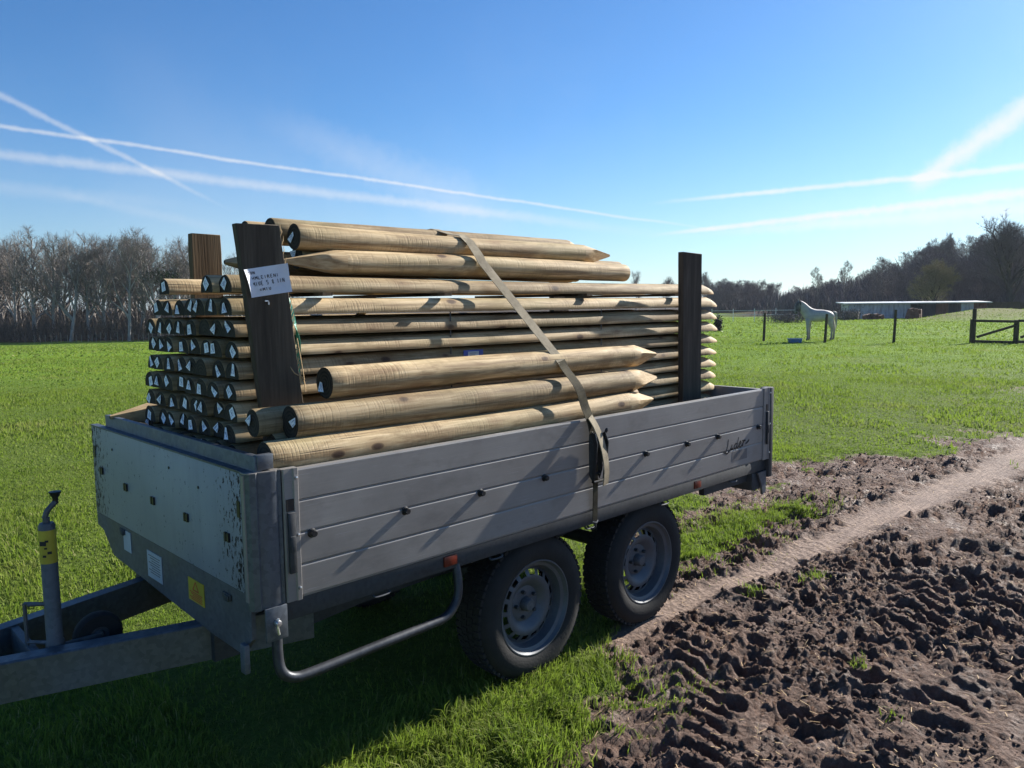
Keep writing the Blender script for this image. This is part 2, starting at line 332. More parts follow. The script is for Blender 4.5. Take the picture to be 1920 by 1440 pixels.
# ------------------------------------------------------------------ helpers
def mk(name, verts, faces, mats, parent=None, smooth=None, loc=None, mi=None):
    me = bpy.data.meshes.new(name)
    me.from_pydata([tuple(map(float, v)) for v in verts], [], faces); 
    for m in (mats if isinstance(mats, (list, tuple)) else [mats]): me.materials.append(MATS[m])
    if mi is not None: me.polygons.foreach_set('material_index', mi)
    if smooth is not None:
        me.shade_smooth(); me.set_sharp_from_angle(angle=math.radians(smooth))
    me.update()
    o = bpy.data.objects.new(name, me); COL.objects.link(o)
    if parent is not None: o.parent = parent
    if loc is not None: o.location = loc
    return o
def bigmesh(name, V, F, mat, attrs=None, smooth=False, parent=None):
    """V (n,3) array, F (m,3|4) int array"""
    me = bpy.data.meshes.new(name); n, k = len(V), F.shape[1]
    me.vertices.add(n); me.vertices.foreach_set('co', np.ascontiguousarray(V, np.float32).ravel())
    me.loops.add(F.size); me.loops.foreach_set('vertex_index', np.ascontiguousarray(F, np.int32).ravel())
    me.polygons.add(len(F)); me.polygons.foreach_set('loop_start', np.arange(0, F.size, k, dtype=np.int32)); me.polygons.foreach_set('loop_total', np.full(len(F), k, np.int32))
    me.update(calc_edges=True)
    if smooth: me.shade_smooth()
    for nm, arr in (attrs or {}).items():
        a = me.attributes.new(nm, 'FLOAT', 'POINT'); a.data.foreach_set('value', np.ascontiguousarray(arr, np.float32))
    me.materials.append(MATS[mat])
    o = bpy.data.objects.new(name, me); COL.objects.link(o)
    if parent: o.parent = parent
    return o
def tag(o, label=None, cat=None, group=None, kind=None):
    if label: o['label'] = label
    if cat: o['category'] = cat
    if group: o['group'] = group
    if kind: o['kind'] = kind
    return o
def empty(name, loc=(0, 0, 0), rz=0):
    o = bpy.data.objects.new(name, None); COL.objects.link(o); o.location = loc; o.rotation_euler = (0, 0, rz); o.empty_display_size = .1; return o
class G:
    """collects geometry for one mesh"""
    def __init__(s): s.v = []; s.f = []; s.m = []
    def add(s, v, f, m=0):
        b = len(s.v); s.v += [tuple(map(float, q)) for q in v]; s.f += [tuple(i+b for i in q) for q in f]; s.m += [m]*len(f); return s
    def box(s, x0, x1, y0, y1, z0, z1, m=0, M=None, bev=0.0):
        if bev > 0:
            bm = bmesh.new(); bmesh.ops.create_cube(bm, size=1.0)
            for v in bm.verts: v.co = Vector((x0+(v.co.x+.5)*(x1-x0), y0+(v.co.y+.5)*(y1-y0), z0+(v.co.z+.5)*(z1-z0)))
            bmesh.ops.bevel(bm, geom=bm.edges[:], offset=bev, segments=2, profile=.5, affect='EDGES')
            bm.verts.index_update(); v = [q.co.copy() for q in bm.verts]; f = [[q.index for q in p.verts] for p in bm.faces]; bm.free()
        else:
            v = [Vector((x, y, z)) for x in (x0, x1) for y in (y0, y1) for z in (z0, z1)]
            f = [(0, 1, 3, 2), (4, 6, 7, 5), (0, 4, 5, 1), (2, 3, 7, 6), (0, 2, 6, 4), (1, 5, 7, 3)]
        if M is not None: v = [M@q for q in v]
        return s.add(v, f, m)
    def tube(s, pts, r, seg=12, m=0, cap=True, closed=False):
        pts = [Vector(p) for p in pts]; n = len(pts); rs = r if isinstance(r, (list, tuple)) else [r]*n
        v = []; f = []; ref = None
        for i, p in enumerate(pts):
            d = (pts[min(i+1, n-1)]-pts[max(i-1, 0)]).normalized()
            if ref is None: ref = Vector((0, 0, 1)) if abs(d.z) < .9 else Vector((1, 0, 0))
            u = d.cross(ref).normalized(); ref = u.cross(d).normalized()
            for k in range(seg):
                a = 2*math.pi*k/seg; v.append(p+(u*math.cos(a)+ref*math.sin(a))*rs[i])
        for i in range(n-1):
            for k in range(seg):
                f.append((i*seg+k, i*seg+(k+1) % seg, (i+1)*seg+(k+1) % seg, (i+1)*seg+k))
        if cap: f.append(tuple(range(seg))[::-1]); f.append(tuple((n-1)*seg+k for k in range(seg)))
        return s.add(v, f, m)
    def lathe(s, prof, c, axis='y', seg=40, m=0):
        """prof: list of (radius, offset along axis)"""
        v = []; f = []
        for (r, o) in prof:
            for k in range(seg):
                a = 2*math.pi*k/seg
                if axis == 'y': v.append((c[0]+r*math.cos(a), c[1]+o, c[2]+r*math.sin(a)))
                elif axis == 'z': v.append((c[0]+r*math.cos(a), c[1]+r*math.sin(a), c[2]+o))
                else: v.append((c[0]+o, c[1]+r*math.cos(a), c[2]+r*math.sin(a)))
        for i in range(len(prof)-1):
            for k in range(seg): f.append((i*seg+k, i*seg+(k+1) % seg, (i+1)*seg+(k+1) % seg, (i+1)*seg+k))
        return s.add(v, f, m)
    def prism(s, poly, x0, x1, m=0, axis='x'):
        """poly of 2-tuples; axis x: (y,z), axis y: (x,z)"""
        n = len(poly)
        if axis == 'x': v = [(x, a, b) for x in (x0, x1) for a, b in poly]
        elif axis == 'y': v = [(a, x, b) for x in (x0, x1) for a, b in poly]
        else: v = [(a, b, x) for x in (x0, x1) for a, b in poly]
        f = [tuple(range(n))[::-1], tuple(range(n, 2*n))]+[(i, (i+1) % n, n+(i+1) % n, n+i) for i in range(n)]
        return s.add(v, f, m)
    def ribbon(s, pts, width, th, wdir=(1, 0, 0), m=0):
        pts = [Vector(p) for p in pts]; n = len(pts); v = []; f = []
        for i, p in enumerate(pts):
            d = (pts[min(i+1, n-1)]-pts[max(i-1, 0)]).normalized(); wv = Vector(wdir[i] if isinstance(wdir[0], (tuple, list)) else wdir)
            wv = (wv-d*wv.dot(d)).normalized(); nn = d.cross(wv).normalized()
            for a, b in ((-.5, -.5), (.5, -.5), (.5, .5), (-.5, .5)): v.append(p+wv*width*a+nn*th*b)
        for i in range(n-1):
            for k in range(4): f.append((i*4+k, i*4+(k+1) % 4, i*4+4+(k+1) % 4, i*4+4+k))
        f.append((3, 2, 1, 0)); f.append(tuple((n-1)*4+k for k in range(4)))
        return s.add(v, f, m)
    def obj(s, name, mats, parent=None, smooth=None, loc=None):
        return mk(name, s.v, s.f, mats, parent, smooth, loc, s.m)
def fixn(o):
    bm = bmesh.new(); bm.from_mesh(o.data); bmesh.ops.recalc_face_normals(bm, faces=bm.faces[:]); bm.to_mesh(o.data); bm.free(); return o
def curve(pts, n=24):
    """Catmull-Rom through points"""
    P = [Vector(p) for p in pts]; P = [P[0]*2-P[1]]+P+[P[-1]*2-P[-2]]; out = []
    segs = len(P)-3; per = max(2, n//segs)
    for i in range(segs):
        a, b, c, d = P[i:i+4]
        for k in range(per):
            t = k/per; out.append(.5*((2*b)+(c-a)*t+(2*a-5*b+4*c-d)*t*t+(3*b-a-3*c+d)*t**3))
    out.append(P[-2]); return out
# ---- numpy noise
_perm = np.random.RandomState(3).rand(512, 512)
def vnoise(x, y):
    xi = np.floor(x).astype(int); yi = np.floor(y).astype(int); fx = x-xi; fy = y-yi; fx = fx*fx*(3-2*fx); fy = fy*fy*(3-2*fy)
    a = _perm[xi & 511, yi & 511]; b = _perm[(xi+1) & 511, yi & 511]; c = _perm[xi & 511, (yi+1) & 511]; d = _perm[(xi+1) & 511, (yi+1) & 511]
    return (a*(1-fx)+b*fx)*(1-fy)+(c*(1-fx)+d*fx)*fy
def fbm(x, y, s, o=4, g=.5):
    t = 0; a = 1; n = 0
    for i in range(o): t = t+a*vnoise(x*s+17.3*i, y*s-9.1*i); n += a; a *= g; s *= 2.03
    return t/n
def sst(x, a, b):
    t = np.clip((x-a)/(b-a), 0, 1); return t*t*(3-2*t)

# ------------------------------------------------------------------ ground
GZ = -0.67
def camframe(x, y):
    dx = x-CAM[0]; dy = y-CAM[1]; s, c = math.sin(YAW), math.cos(YAW)
    return dx*s+dy*c, dx*c-dy*s          # depth, lateral (right +)
def mudmask(x, y):
    """1 = bare mud, 0 = grass (before the broken edge)"""
    yb = np.interp(x, [-4, .2, .5, .75, 1.0, 1.25, 1.45, 1.6, 2.3, 3.0, 4.5, 5.6, 6.6, 7.6, 9.0, 11.0, 16, 40], [-3.5, -1.1, -.50, -.36, -.32, -.33, -.20, .05, .30, .95, 1.25, 1.55, .75, .15, -.15, -.5, -1.4, -4])
    wd_ = np.clip(.22+.11*(x-2.2), .22, .75); y2 = y+1.1*(fbm(x+9, y, 1.3, 3)-.5)*sst(x, 2.2, 4); m = sst(yb-y2, -wd_, wd_)
    # grass patches left in the mud
    for (px, py, sx, sy, a) in [(3.15, .58, .50, .20, .95), (3.9, .62, .42, .16, .9), (4.5, .50, .30, .13, .9), (2.75, .68, .3, .15, .7), (1.33, -.36, .20, .12, .65), (2.75, -.12, .10, .06, .55), (2.4, .55, .3, .14, .6),
                               (5.1, .95, .3, .12, .5), (1.30, -.02, .12, .12, .6), (2.3, -.85, .06, .05, .45), (3.2, -.25, .08, .05, .5), (7.6, -.3, .5, .15, .4), (6.3, .1, .2, .1, .3)]:
        m = m-a*np.exp(-((x-px)/sx)**2-((y-py)/sy)**2)
    m = m+.55*sst(fbm(x+3, y, 4.5, 3), .50, .62)*sst(x, .2, .5)*(1-sst(x, 1.6, 1.9))*sst(.15-y, 0, .25)
    m = m+.60*sst(fbm(x-20, y, 1.9, 4, .6), .44, .60)*np.exp(-np.maximum(y-yb, 0)/1.0)*sst(x, 3, 5)
    # worn patches out in the grass
    m = m+.42*sst(fbm(x+40, y-3, .35, 3), .58, .78)*sst(x, 4.5, 7)*sst(3.2-(y-(x-8)*.1), 0, 2.5)
    m = m+.25*sst(fbm(x, y, 1.3, 3), .55, .8)*(sst(x, 3, 6)*sst(4-y, 0, 3))
    return np.clip(m, 0, 1)
def trackmask(x, y):
    c = .11-.055*(x-2.0)+.10*(fbm(x, y*0+3, 1.5, 2)-.5); hw = .085+.026*(x-2)+.12*(fbm(x, y, 5, 3)-.5)
    t = np.exp(-(np.abs(y-c)/np.maximum(hw, .05))**4)*sst(x, 1.2, 1.7)*(1-sst(x, 9, 14))
    return t
def base_z(x, y):
    d, lat = camframe(x, y); r = lat/np.maximum(d, 5)
    z = np.full_like(x, GZ)
    z = z-1.95*sst(d, 10, 92)*sst(-r, .02, .38)-.12*sst(d, 30, 90)
    z = z+.10*(fbm(x, y, .06, 3)-.5)*sst(d, 5, 25)*2
    # low bank and wooded rise on the right
    z = z+.95*np.exp(-((d-66)/4.0)**2)*sst(r, .50, .60)
    z = z+9.0*sst(d, 92, 150)*sst(r, .27, .62)
    return z
_dents = []
rs = np.random.RandomState(11)
for i in range(560):
    x = rs.uniform(.6, 7.5); y = rs.uniform(-2.2, 1.5); a = rs.uniform(0, math.pi)
    _dents.append((x, y, a, rs.uniform(.045, .11), rs.uniform(.028, .055), rs.uniform(.012, .042)))
def mud_disp(X, Y):
    """clods, dents and tyre marks"""
    h = .060*(fbm(X, Y, 1.8, 3)-.5)+.020*(fbm(X+5, Y+9, 6.5, 3)-.5)
    rg = 1-np.abs(2*fbm(X+3, Y-8, 13, 3, .6)-1); h = h+.012*(rg**3-.5)
    rough = .35+1.1*sst(fbm(X-7, Y+2, 1.6, 3), .38, .62)
    b1 = np.abs(2*vnoise(X*34, Y*34)-1); b2 = np.abs(2*vnoise(X*61+9, Y*61)-1)
    h = h+rough*(.014*(b1-.5)+.012*(b2-.5)+.016*(fbm(X, Y, 24, 3, .65)-.5))
    pit = fbm(X+31, Y, 8.5, 2); h = h-.026*sst(pit, .62, .68)*rough
    cl = fbm(X+11, Y+5, 19, 2); h = h+.012*sst(cl, .63, .68)*rough
    return h
def axis(fine, far, g=1.022, smax=.045, g2=1.07):
    lo, hi, st = fine; a = list(np.arange(lo, hi, st)); s = st; x = a[-1]
    while x < far[1]:
        s = min(s*g, smax) if x < 11 else s*g2
        x += s; a.append(x)
    s = st; x = a[0]; b = []
    while x > far[0]:
        s = min(s*1.05, .06) if x > -4 else s*1.11
        x -= s; b.append(x)
    return np.array(b[::-1]+a)
def ground():
    xs = axis((.55, 3.4, .0105), (-900, 1600)); ys = axis((-1.75, .45, .0105), (-900, 1600), 1.03, .06, 1.075)
    X, Y = np.meshgrid(xs, ys, indexing='ij')
    mud = mudmask(X, Y); trk = trackmask(X, Y)
    Z = base_z(X, Y)
    nearm = ((X > -2) & (X < 12) & (Y > -4) & (Y < 6)).astype(float)
    h = mud_disp(X, Y)
    for (x, y, a, sx, sy, dp) in _dents:
        i0, i1 = np.searchsorted(xs, [x-.35, x+.35]); j0, j1 = np.searchsorted(ys, [y-.35, y+.35])
        if i1 <= i0 or j1 <= j0: continue
        xx = X[i0:i1, j0:j1]-x; yy = Y[i0:i1, j0:j1]-y; u = xx*math.cos(a)+yy*math.sin(a); v = -xx*math.sin(a)+yy*math.cos(a)
        q = np.sqrt((u/sx)**2+(v/sy)**2); h[i0:i1, j0:j1] += -dp*np.exp(-q**6)+dp*.45*np.exp(-((q-1.45)/.35)**2)
    # tractor tread bars pressed into the mud beside the grass
    for (cx, cy, ang) in [(1.55, -.40, .55), (1.30, -.62, .55), (3.3, -.75, .12)]:
        u = (X-cx)*math.cos(ang)+(Y-cy)*math.sin(ang); v = -(X-cx)*math.sin(ang)+(Y-cy)*math.cos(ang)
        band = np.exp(-(np.abs(v)/.15)**6)*np.exp(-(np.abs(u)/.5)**6)
        bar = np.sin((u+np.abs(v)*.9)*2*math.pi/.115); h = h*(1-.6*band)+band*(.021*np.clip(bar*2, -1, 1)-.012)
    wet = np.clip(mud, 0, 1)
    amp = wet*(1-.93*trk)*(1-.5*sst(X, 8, 12))
    Z = Z+nearm*(h*amp-trk*.022*wet+trk*(.005*np.sin(Y*2*math.pi/.05)*fbm(X, Y, 3, 2)+.0022*np.sin((X+.6*np.abs(Y-.05))*2*math.pi/.075)*sst(fbm(X+8, Y, 2.2, 2), .5, .6)+.012*(fbm(X*.35, Y*2, 7, 3)-.5)))
    Z = Z+(1-wet)*nearm*.035*(fbm(X, Y, 3.0, 3)-.5)
    # trailer wheels stand on firm ground
    for wx in (1.245, 2.03):
        for wy in (.15, 1.28):
            k = np.exp(-((X-wx)/.16)**4-((Y-wy)/.14)**4); Z = Z*(1-k)+k*(GZ+.004)
    d, lat = camframe(X, Y); r = lat/np.maximum(d, 5)
    wood = np.maximum(sst(d, 90, 100)*sst(r, .25, .30), sst(d, 90, 93)*sst(-r, .1, .2)); wood = np.maximum(wood, sst(d, 128, 135)); wood = wood*(d > 0)
    dry = .75*np.exp(-((d-65)/5.0)**2)*sst(r, .44, .54)*(d > 0)
    blades = .7*(1-sst(d, 9, 24))*(np.abs(r) < 1.1)*(d > 0)
    nx, ny = X.shape; idx = np.arange(nx*ny).reshape(nx, ny)
    F = np.stack([idx[:-1, :-1], idx[1:, :-1], idx[1:, 1:], idx[:-1, 1:]], -1).reshape(-1, 4)
    V = np.stack([X, Y, Z], -1).reshape(-1, 3)
    o = bigmesh('ground', V, F, 'field_ground', dict(mud=mud.ravel(), track=(trk*wet).ravel(), wood=wood.ravel(), dry=dry.ravel(), blades=blades.ravel()), True)
    tag(o, kind='structure')
    print('ground', X.shape)
    return xs, ys, Z
GXS, GYS, GZZ = ground()
def zat(x, y):
    x = np.asarray(x, float); y = np.asarray(y, float)
    i = np.clip(np.searchsorted(GXS, x)-1, 0, len(GXS)-2); j = np.clip(np.searchsorted(GYS, y)-1, 0, len(GYS)-2)
    fx = (x-GXS[i])/(GXS[i+1]-GXS[i]); fy = (y-GYS[j])/(GYS[j+1]-GYS[j])
    return (GZZ[i, j]*(1-fx)+GZZ[i+1, j]*fx)*(1-fy)+(GZZ[i, j+1]*(1-fx)+GZZ[i+1, j+1]*fx)*fy
def gnd(px, depth):
    """ground point under a line of sight at a given distance"""
    p = at(px, depth); return Vector((p[0], p[1], float(zat(p[0], p[1]))))

def grass():
    rs = np.random.RandomState(5)
    pts = []; ext = []
    # bands: (d0, d1, count, height, width)
    for (d0, d1, n, hh, ww) in [(1.2, 4.5, 110000, .030, .0038), (4.5, 9, 160000, .030, .0065), (9, 18, 120000, .032, .0125), (18, 36, 75000, .036, .028), (36, 92, 70000, .05, .07)]:
        d = np.sqrt(rs.uniform(d0*d0, d1*d1, n)); a = rs.uniform(-.78, .78, n)+YAW
        x = CAM[0]+d*np.sin(a); y = CAM[1]+d*np.cos(a)
        m = mudmask(x, y)+.9*(vnoise(x*9, y*9)*.6+vnoise(x*21, y*21)*.4-.5)
        keep = rs.rand(n) > sst(m, .30, .62)
        # under the trailer the grass is thin
        keep &= ~((x > .1) & (x < 3.0) & (y > .25) & (y < 1.3) & (rs.rand(n) > .25))
        x, y, d = x[keep], y[keep], d[keep]
        tus = fbm(x, y, 1.1, 3); tus2 = vnoise(x*5.5, y*5.5)
        h = hh*(.45+1.1*sst(tus, .35, .7)+.5*tus2)*rs.uniform(.6, 1.35, len(x))
        pts.append(np.stack([x, y], 1)); ext.append(np.stack([h, np.full(len(x), ww)*rs.uniform(.7, 1.3, len(x)), tus], 1))
    # long tufts by the mud edge
    for (cx, cy, sx, sy, n, hh) in [(.78, -.18, .20, .14, 6500, .10), (1.18, -.08, .16, .10, 2600, .07), (.42, -.05, .22, .10, 3500, .075), (1.02, -.22, .10, .09, 1500, .07), (1.56, -.08, .045, .04, 260, .07), (1.4, -.35, .16, .10, 1400, .035),
                                    (3.15, .58, .38, .15, 7000, .055), (3.9, .62, .32, .12, 6000, .055), (4.5, .50, .22, .1, 3500, .06), (2.75, .68, .25, .12, 3000, .05), (2.78, -.12, .06, .04, 160, .05), (3.2, -.25, .06, .04, 150, .05), (2.3, -.85, .03, .03, 70, .045), (1.95, -1.1, .02, .02, 25, .04), (2.6, .52, .25, .1, 2200, .045)]:
        x = cx+rs.randn(n)*sx; y = cy+rs.randn(n)*sy; cl = fbm(x, y, 9, 2); k = cl > .44; x, y = x[k], y[k]
        pts.append(np.stack([x, y], 1)); ext.append(np.stack([.78*hh*rs.uniform(.4, 1.35, len(x)), rs.uniform(.0028, .0052, len(x)), cl[k]], 1))
    P = np.concatenate(pts); E = np.concatenate(ext); n = len(P)
    z = zat(P[:, 0], P[:, 1])-.004
    yaw = rs.uniform(0, 2*math.pi, n); lean = rs.uniform(.1, 1.1, n)**1.0; h = E[:, 0]; wd = E[:, 1]
    # clumps lean together
    yaw = np.where(rs.rand(n) < .5, yaw, 2*math.pi*vnoise(P[:, 0]*6, P[:, 1]*6)*1.5)
    dx, dy = np.cos(yaw), np.sin(yaw); wa = rs.uniform(0, math.pi, n); sx, sy = np.cos(wa), np.sin(wa)
    b = np.stack([P[:, 0], P[:, 1], z], 1)
    side = np.stack([sx, sy, np.zeros(n)], 1)*wd[:, None]*.5
    mid = b+np.stack([dx*lean*h*.35, dy*lean*h*.35, h*.62], 1)
    tip = b+np.stack([dx*lean*h*.95, dy*lean*h*.95, h*(1.02-.35*lean)], 1)
    V = np.stack([b-side, b+side, mid+side*.8, mid-side*.8, tip], 1).reshape(-1, 3)
    i = np.arange(n)*5
    F = np.concatenate([np.stack([i, i+1, i+2], 1), np.stack([i, i+2, i+3], 1), np.stack([i+3, i+2, i+4], 1)])
    sh = np.clip(rs.beta(2.2, 2.6, n)*.9+.25*(E[:, 2]-.5), 0, .95); sh = np.where(rs.rand(n) < np.where(wd > .01, .012, .05), 1.0, sh)
    o = bigmesh('grass', V, F, 'grass_blade', dict(shade=np.repeat(sh, 5)))
    tag(o, 'short green pasture grass growing over the field', kind='stuff'); o['category'] = 'grass'
    print('blades', n)
grass()
def debris():
    """straw bits and little clods lying on the mud"""
    rs = np.random.RandomState(8); n = 2600
    x = rs.uniform(.8, 6.5, n); y = rs.uniform(-2.0, 1.2, n); k = mudmask(x, y) > .6; x, y = x[k], y[k]; n = len(x); z = zat(x, y)
    L = rs.uniform(.012, .05, n); a = rs.uniform(0, 2*math.pi, n); t = rs.uniform(-.3, .4, n)
    d = np.stack([np.cos(a)*np.cos(t), np.sin(a)*np.cos(t), np.sin(t)], 1)*L[:, None]; s = np.stack([-np.sin(a), np.cos(a), np.zeros(n)], 1)*.0013
    b = np.stack([x, y, z+.004], 1); V = np.stack([b-s, b+s, b+d+s, b+d-s], 1).reshape(-1, 3); i = np.arange(n)*4
    o = bigmesh('straw', V, np.stack([i, i+1, i+2, i+3], 1), 'splinter_wood'); tag(o, 'short straw pieces scattered on the trodden mud', 'straw', kind='stuff')
    # clods
    n = 30000; x = .7+6.8*rs.rand(n)**1.4; y = rs.uniform(-2.1, 1.4, n); k = (mudmask(x, y) > .55) & (trackmask(x, y) < .3) & (fbm(x, y, 2.5, 3) > rs.uniform(.35, .6, n)); x, y = x[k], y[k]; n = len(x); z = zat(x, y)
    oc = np.array([(1, 0, 0), (0, 1, 0), (-1, 0, 0), (0, -1, 0), (0, 0, 1), (.6, .6, .5), (-.6, .6, .5), (-.6, -.6, .5), (.6, -.6, .5), (0, 0, -.4)], float)
    f0 = [(0, 5, 8), (0, 1, 5), (1, 6, 5), (1, 2, 6), (2, 7, 6), (2, 3, 7), (3, 8, 7), (3, 0, 8), (4, 8, 5), (4, 5, 6), (4, 6, 7), (4, 7, 8)]
    r = .003+.013*rs.rand(n)**4
    V = oc[None]*r[:, None, None]*rs.uniform(.6, 1.35, (n, 10, 1))*rs.uniform(.6, 1.3, (n, 1, 3)); an = rs.uniform(0, 6.28, n); c, s_ = np.cos(an)[:, None], np.sin(an)[:, None]
    V = np.stack([V[..., 0]*c-V[..., 1]*s_, V[..., 0]*s_+V[..., 1]*c, V[..., 2]], -1)+np.stack([x, y, z+r*.25], 1)[:, None]
    F = (np.array(f0)[None]+(np.arange(n)*10)[:, None, None]).reshape(-1, 3); m1 = np.ones(n*10)
    o = bigmesh('mud_clods', V.reshape(-1, 3), F, 'field_ground', dict(mud=m1, track=m1*0, wood=m1*0, dry=m1*0, blades=m1*0), True); tag(o, 'small crumbs of mud lying on the churned ground', 'mud', kind='stuff')
debris()

# ------------------------------------------------------------------ trailer
def trailer():
    T = empty('flatbed_trailer', (1.6, .715, GZ)); T.location = (0, 0, 0)
    tag(T, 'twin axle aluminium dropside trailer loaded with fence timber', 'trailer')
    # --- near side panel
    def side(yo, sgn, detail):
        g = G(); g.box(.148, 3.03, yo+.004*sgn, yo+.022*sgn, -.002, .396)
        P = fixn(g.obj('side_panel', 'brushed_aluminium', T))
        for k in range(4):
            q = G(); z0, z1 = .1*k+.0012, .1*(k+1)-.0012
            ys = [yo, yo+.004*sgn]
            # extruded plank with rolled edges
            prof = [(yo+.0045*sgn, z0), (yo+.0012*sgn, z0+.0012), (yo, z0+.005), (yo, z1-.0045), (yo+.0015*sgn, z1-.001), (yo+.0055*sgn, z1)]
            if k == 3: prof = [(yo+.0045*sgn, z0), (yo, z0+.004), (yo, z1-.006), (yo+.002*sgn, z1), (yo+.024*sgn, z1), (yo+.026*sgn, z1-.006), (yo+.026*sgn, z1-.02), (yo+.0045*sgn, z1-.02)]
            q.prism(prof, .149, 3.029); fixn(q.obj('plank', 'brushed_aluminium', P))
        if not detail: return P
        # front and rear end profiles
        for (x0, x1, lx0, lx1) in ((.095, .146, .103, .128), (3.032, 3.098, 3.055, 3.075)):
            q = G(); pr = [(x0, yo+.02), (x0, yo-.002), (x0+.004, yo-.006), (x1-.020, yo-.006), (x1-.016, yo-.010), (x1-.003, yo-.010), (x1, yo-.006), (x1, yo+.02)]
            q.prism(pr, -.004, .404, axis='z'); fixn(q.obj('end_profile', 'brushed_aluminium', P, 40))
            q = G(); q.box(lx0, lx1, yo-.0085, yo-.0055, .275, .312); q.obj('latch_slot', 'black_plastic', P)
            q = G(); q.box(lx0+.001, lx1, yo-.017, yo-.007, .085, .272, bev=.0025); q.box(lx0+.004, lx1-.003, yo-.021, yo-.015, .15, .20, bev=.002)
            L = q.obj('latch', 'dark_chassis_steel', P, 40)
            for zz in (.035, .20, .375):
                r = G(); r.lathe([(.0001, -.007), (.004, -.006), (.0045, -.002), (.0045, 0)], (x1-.009, yo-.010, zz), 'y', 10); r.obj('rivet', 'staple_metal', P, 60)
        for bx in (.189, .544, .889, 1.235, 1.575, 1.919, 2.262, 2.549, 2.975):
            b = G(); b.lathe([(.0001, -.019), (.009, -.019), (.0115, -.014), (.0115, -.002), (.0155, 0), (.0155, .003)], (bx, yo, .192), 'y', 16); b.obj('rubber_buffer', 'black_plastic', P, 45)
        # lettering on the rear end
        st = [[(0, .045), (-.004, .02), (-.014, -.002), (-.022, -.008), (-.033, -.003)], [(-.022, -.008), (-.008, -.012), (.008, -.004), (.02, .006)], [(.026, .020), (.021, .004), (.026, .0), (.034, .007)],
              [(.062, .018), (.052, .021), (.043, .012), (.043, .002), (.051, .001), (.062, .014), (.073, .044)], [(.062, .014), (.061, .002), (.068, .002), (.075, .01)],
              [(.077, .010), (.090, .018), (.088, .026), (.081, .022), (.078, .010), (.083, .001), (.093, .004), (.104, .016)], [(.100, .026), (.108, .024), (.104, .012), (.101, .002)], [(.104, .012), (.112, .024), (.124, .024)], [(.124, .010), (.140, .016), (.150, .024)]]
        q = G()
        for k_, s_ in enumerate([]): q.ribbon([(2.665+x*1.45, yo-.0009-.0004*k_, .103+z*1.3) for x, z in [(p.x, p.y) for p in curve([(a, b, 0) for a, b in s_], 14)]], .0055 if len(s_) > 2 else .007, .0006, (0, 1, 0))
        # ribbon width must lie in the panel plane
        q = G()
        for k_, s_ in enumerate(st):
            c = curve([(a*1.45, 0, b*1.3) for a, b in s_], 16)
            for i in range(len(c)-1):
                d = (c[i+1]-c[i]); 
                if d.length < 1e-6: continue
                d.normalize(); n_ = Vector((d.z, 0, -d.x))*.0042; e = d*.001; y_ = yo-.0006-.00015*k_
                a1, b1 = c[i]-e, c[i+1]+e
                q.add([(a1.x+n_.x+2.66, y_, a1.z+n_.z+.103), (b1.x+n_.x+2.66, y_, b1.z+n_.z+.103), (b1.x-n_.x+2.66, y_, b1.z-n_.z+.103), (a1.x-n_.x+2.66, y_, a1.z-n_.z+.103)], [(0, 1, 2, 3)])
        q.obj('lettering', 'black_ink', P)
        q = G(); q.box(2.70, 2.86, yo-.0008, yo+.001, .035, .088); q.obj('sticker', 'grey_sticker', P)
        return P
    side(0.0, 1, True); side(1.43, -1, False)
    # --- tailgate
    g = G(); g.box(3.06, 3.085, .03, 1.40, 0, .396, bev=.003); g.obj('tailgate', 'brushed_aluminium', T, 40)
    g = G(); g.box(3.088, 3.135, -.012, .05, -.11, .405, bev=.006); g.obj('corner_post', 'dark_chassis_steel', T, 40)
    # --- front corner post: folded profile
    g = G(); pr = [(-.004, .052), (-.012, .046), (-.014, .02), (-.004, .004), (.012, -.004), (.020, .002), (.030, -.002), (.052, -.008), (.074, -.006), (.082, 0), (.090, -.004), (.093, .02), (.06, .045)]
    g.prism(pr, -.006, .402, axis='z'); fixn(g.obj('corner_post', 'galvanised_steel', T, 30))
    g = G(); g.box(-.016, -.008, .018, .034, .02, .40); g.obj('corner_strip', 'brushed_aluminium', T)
    g = G(); g.prism(pr, .4025, .406, axis='z'); fixn(g.obj('post_cap', 'brushed_aluminium', T, 30))
    g = G(); g.box(.02, .09, -.014, -.006, -.105, -.002, bev=.002); h = g.obj('hinge_plate', 'galvanised_steel', T, 40)
    g = G(); g.lathe([(.0001, -.016), (.008, -.015), (.010, -.010), (.010, 0)], (.055, -.014, -.05), 'y', 12); g.tube([(.055, -.022, -.035), (.050, -.026, -.06), (.056, -.022, -.085)], .004, 6); g.obj('bolt', 'staple_metal', h, 40)
    g = G(); g.box(-.03, -.012, .03, .062, -.20, -.11, bev=.004); g.obj('bracket', 'galvanised_steel', T, 40)
    # --- headboard
    g = G(); g.box(-.006, .014, .03, 1.43, .034, .40, bev=.003); hb = g.obj('headboard', 'speckled_headboard', T, 40)
    g = G(); g.box(.020, .042, .012, 1.33, .02, .452, bev=.002); g.obj('inner_board', 'galvanised_steel', T, 40)
    g = G(); g.box(-.008, .020, .03, 1.43, .4005, .4065); g.obj('top_ledge', 'galvanised_steel', hb)
    g = G(); g.box(.025, .075, .006, .030, .41, .455, bev=.002); g.obj('corner_cleat', 'galvanised_steel', hb, 40)
    for (y, z) in ((1.042, .201), (.763, .197), (.466, .192), (.158, .189), (1.32, .225)):
        b = G(); b.box(-.013, -.0065, y-.0155, y-.004, z-.014, z+.014); b.box(-.013, -.0065, y+.004, y+.0155, z-.014, z+.014); b.box(-.0115, -.0065, y-.006, y+.006, z-.008, z+.008); b.obj('rubber_buffer', 'black_plastic', hb)
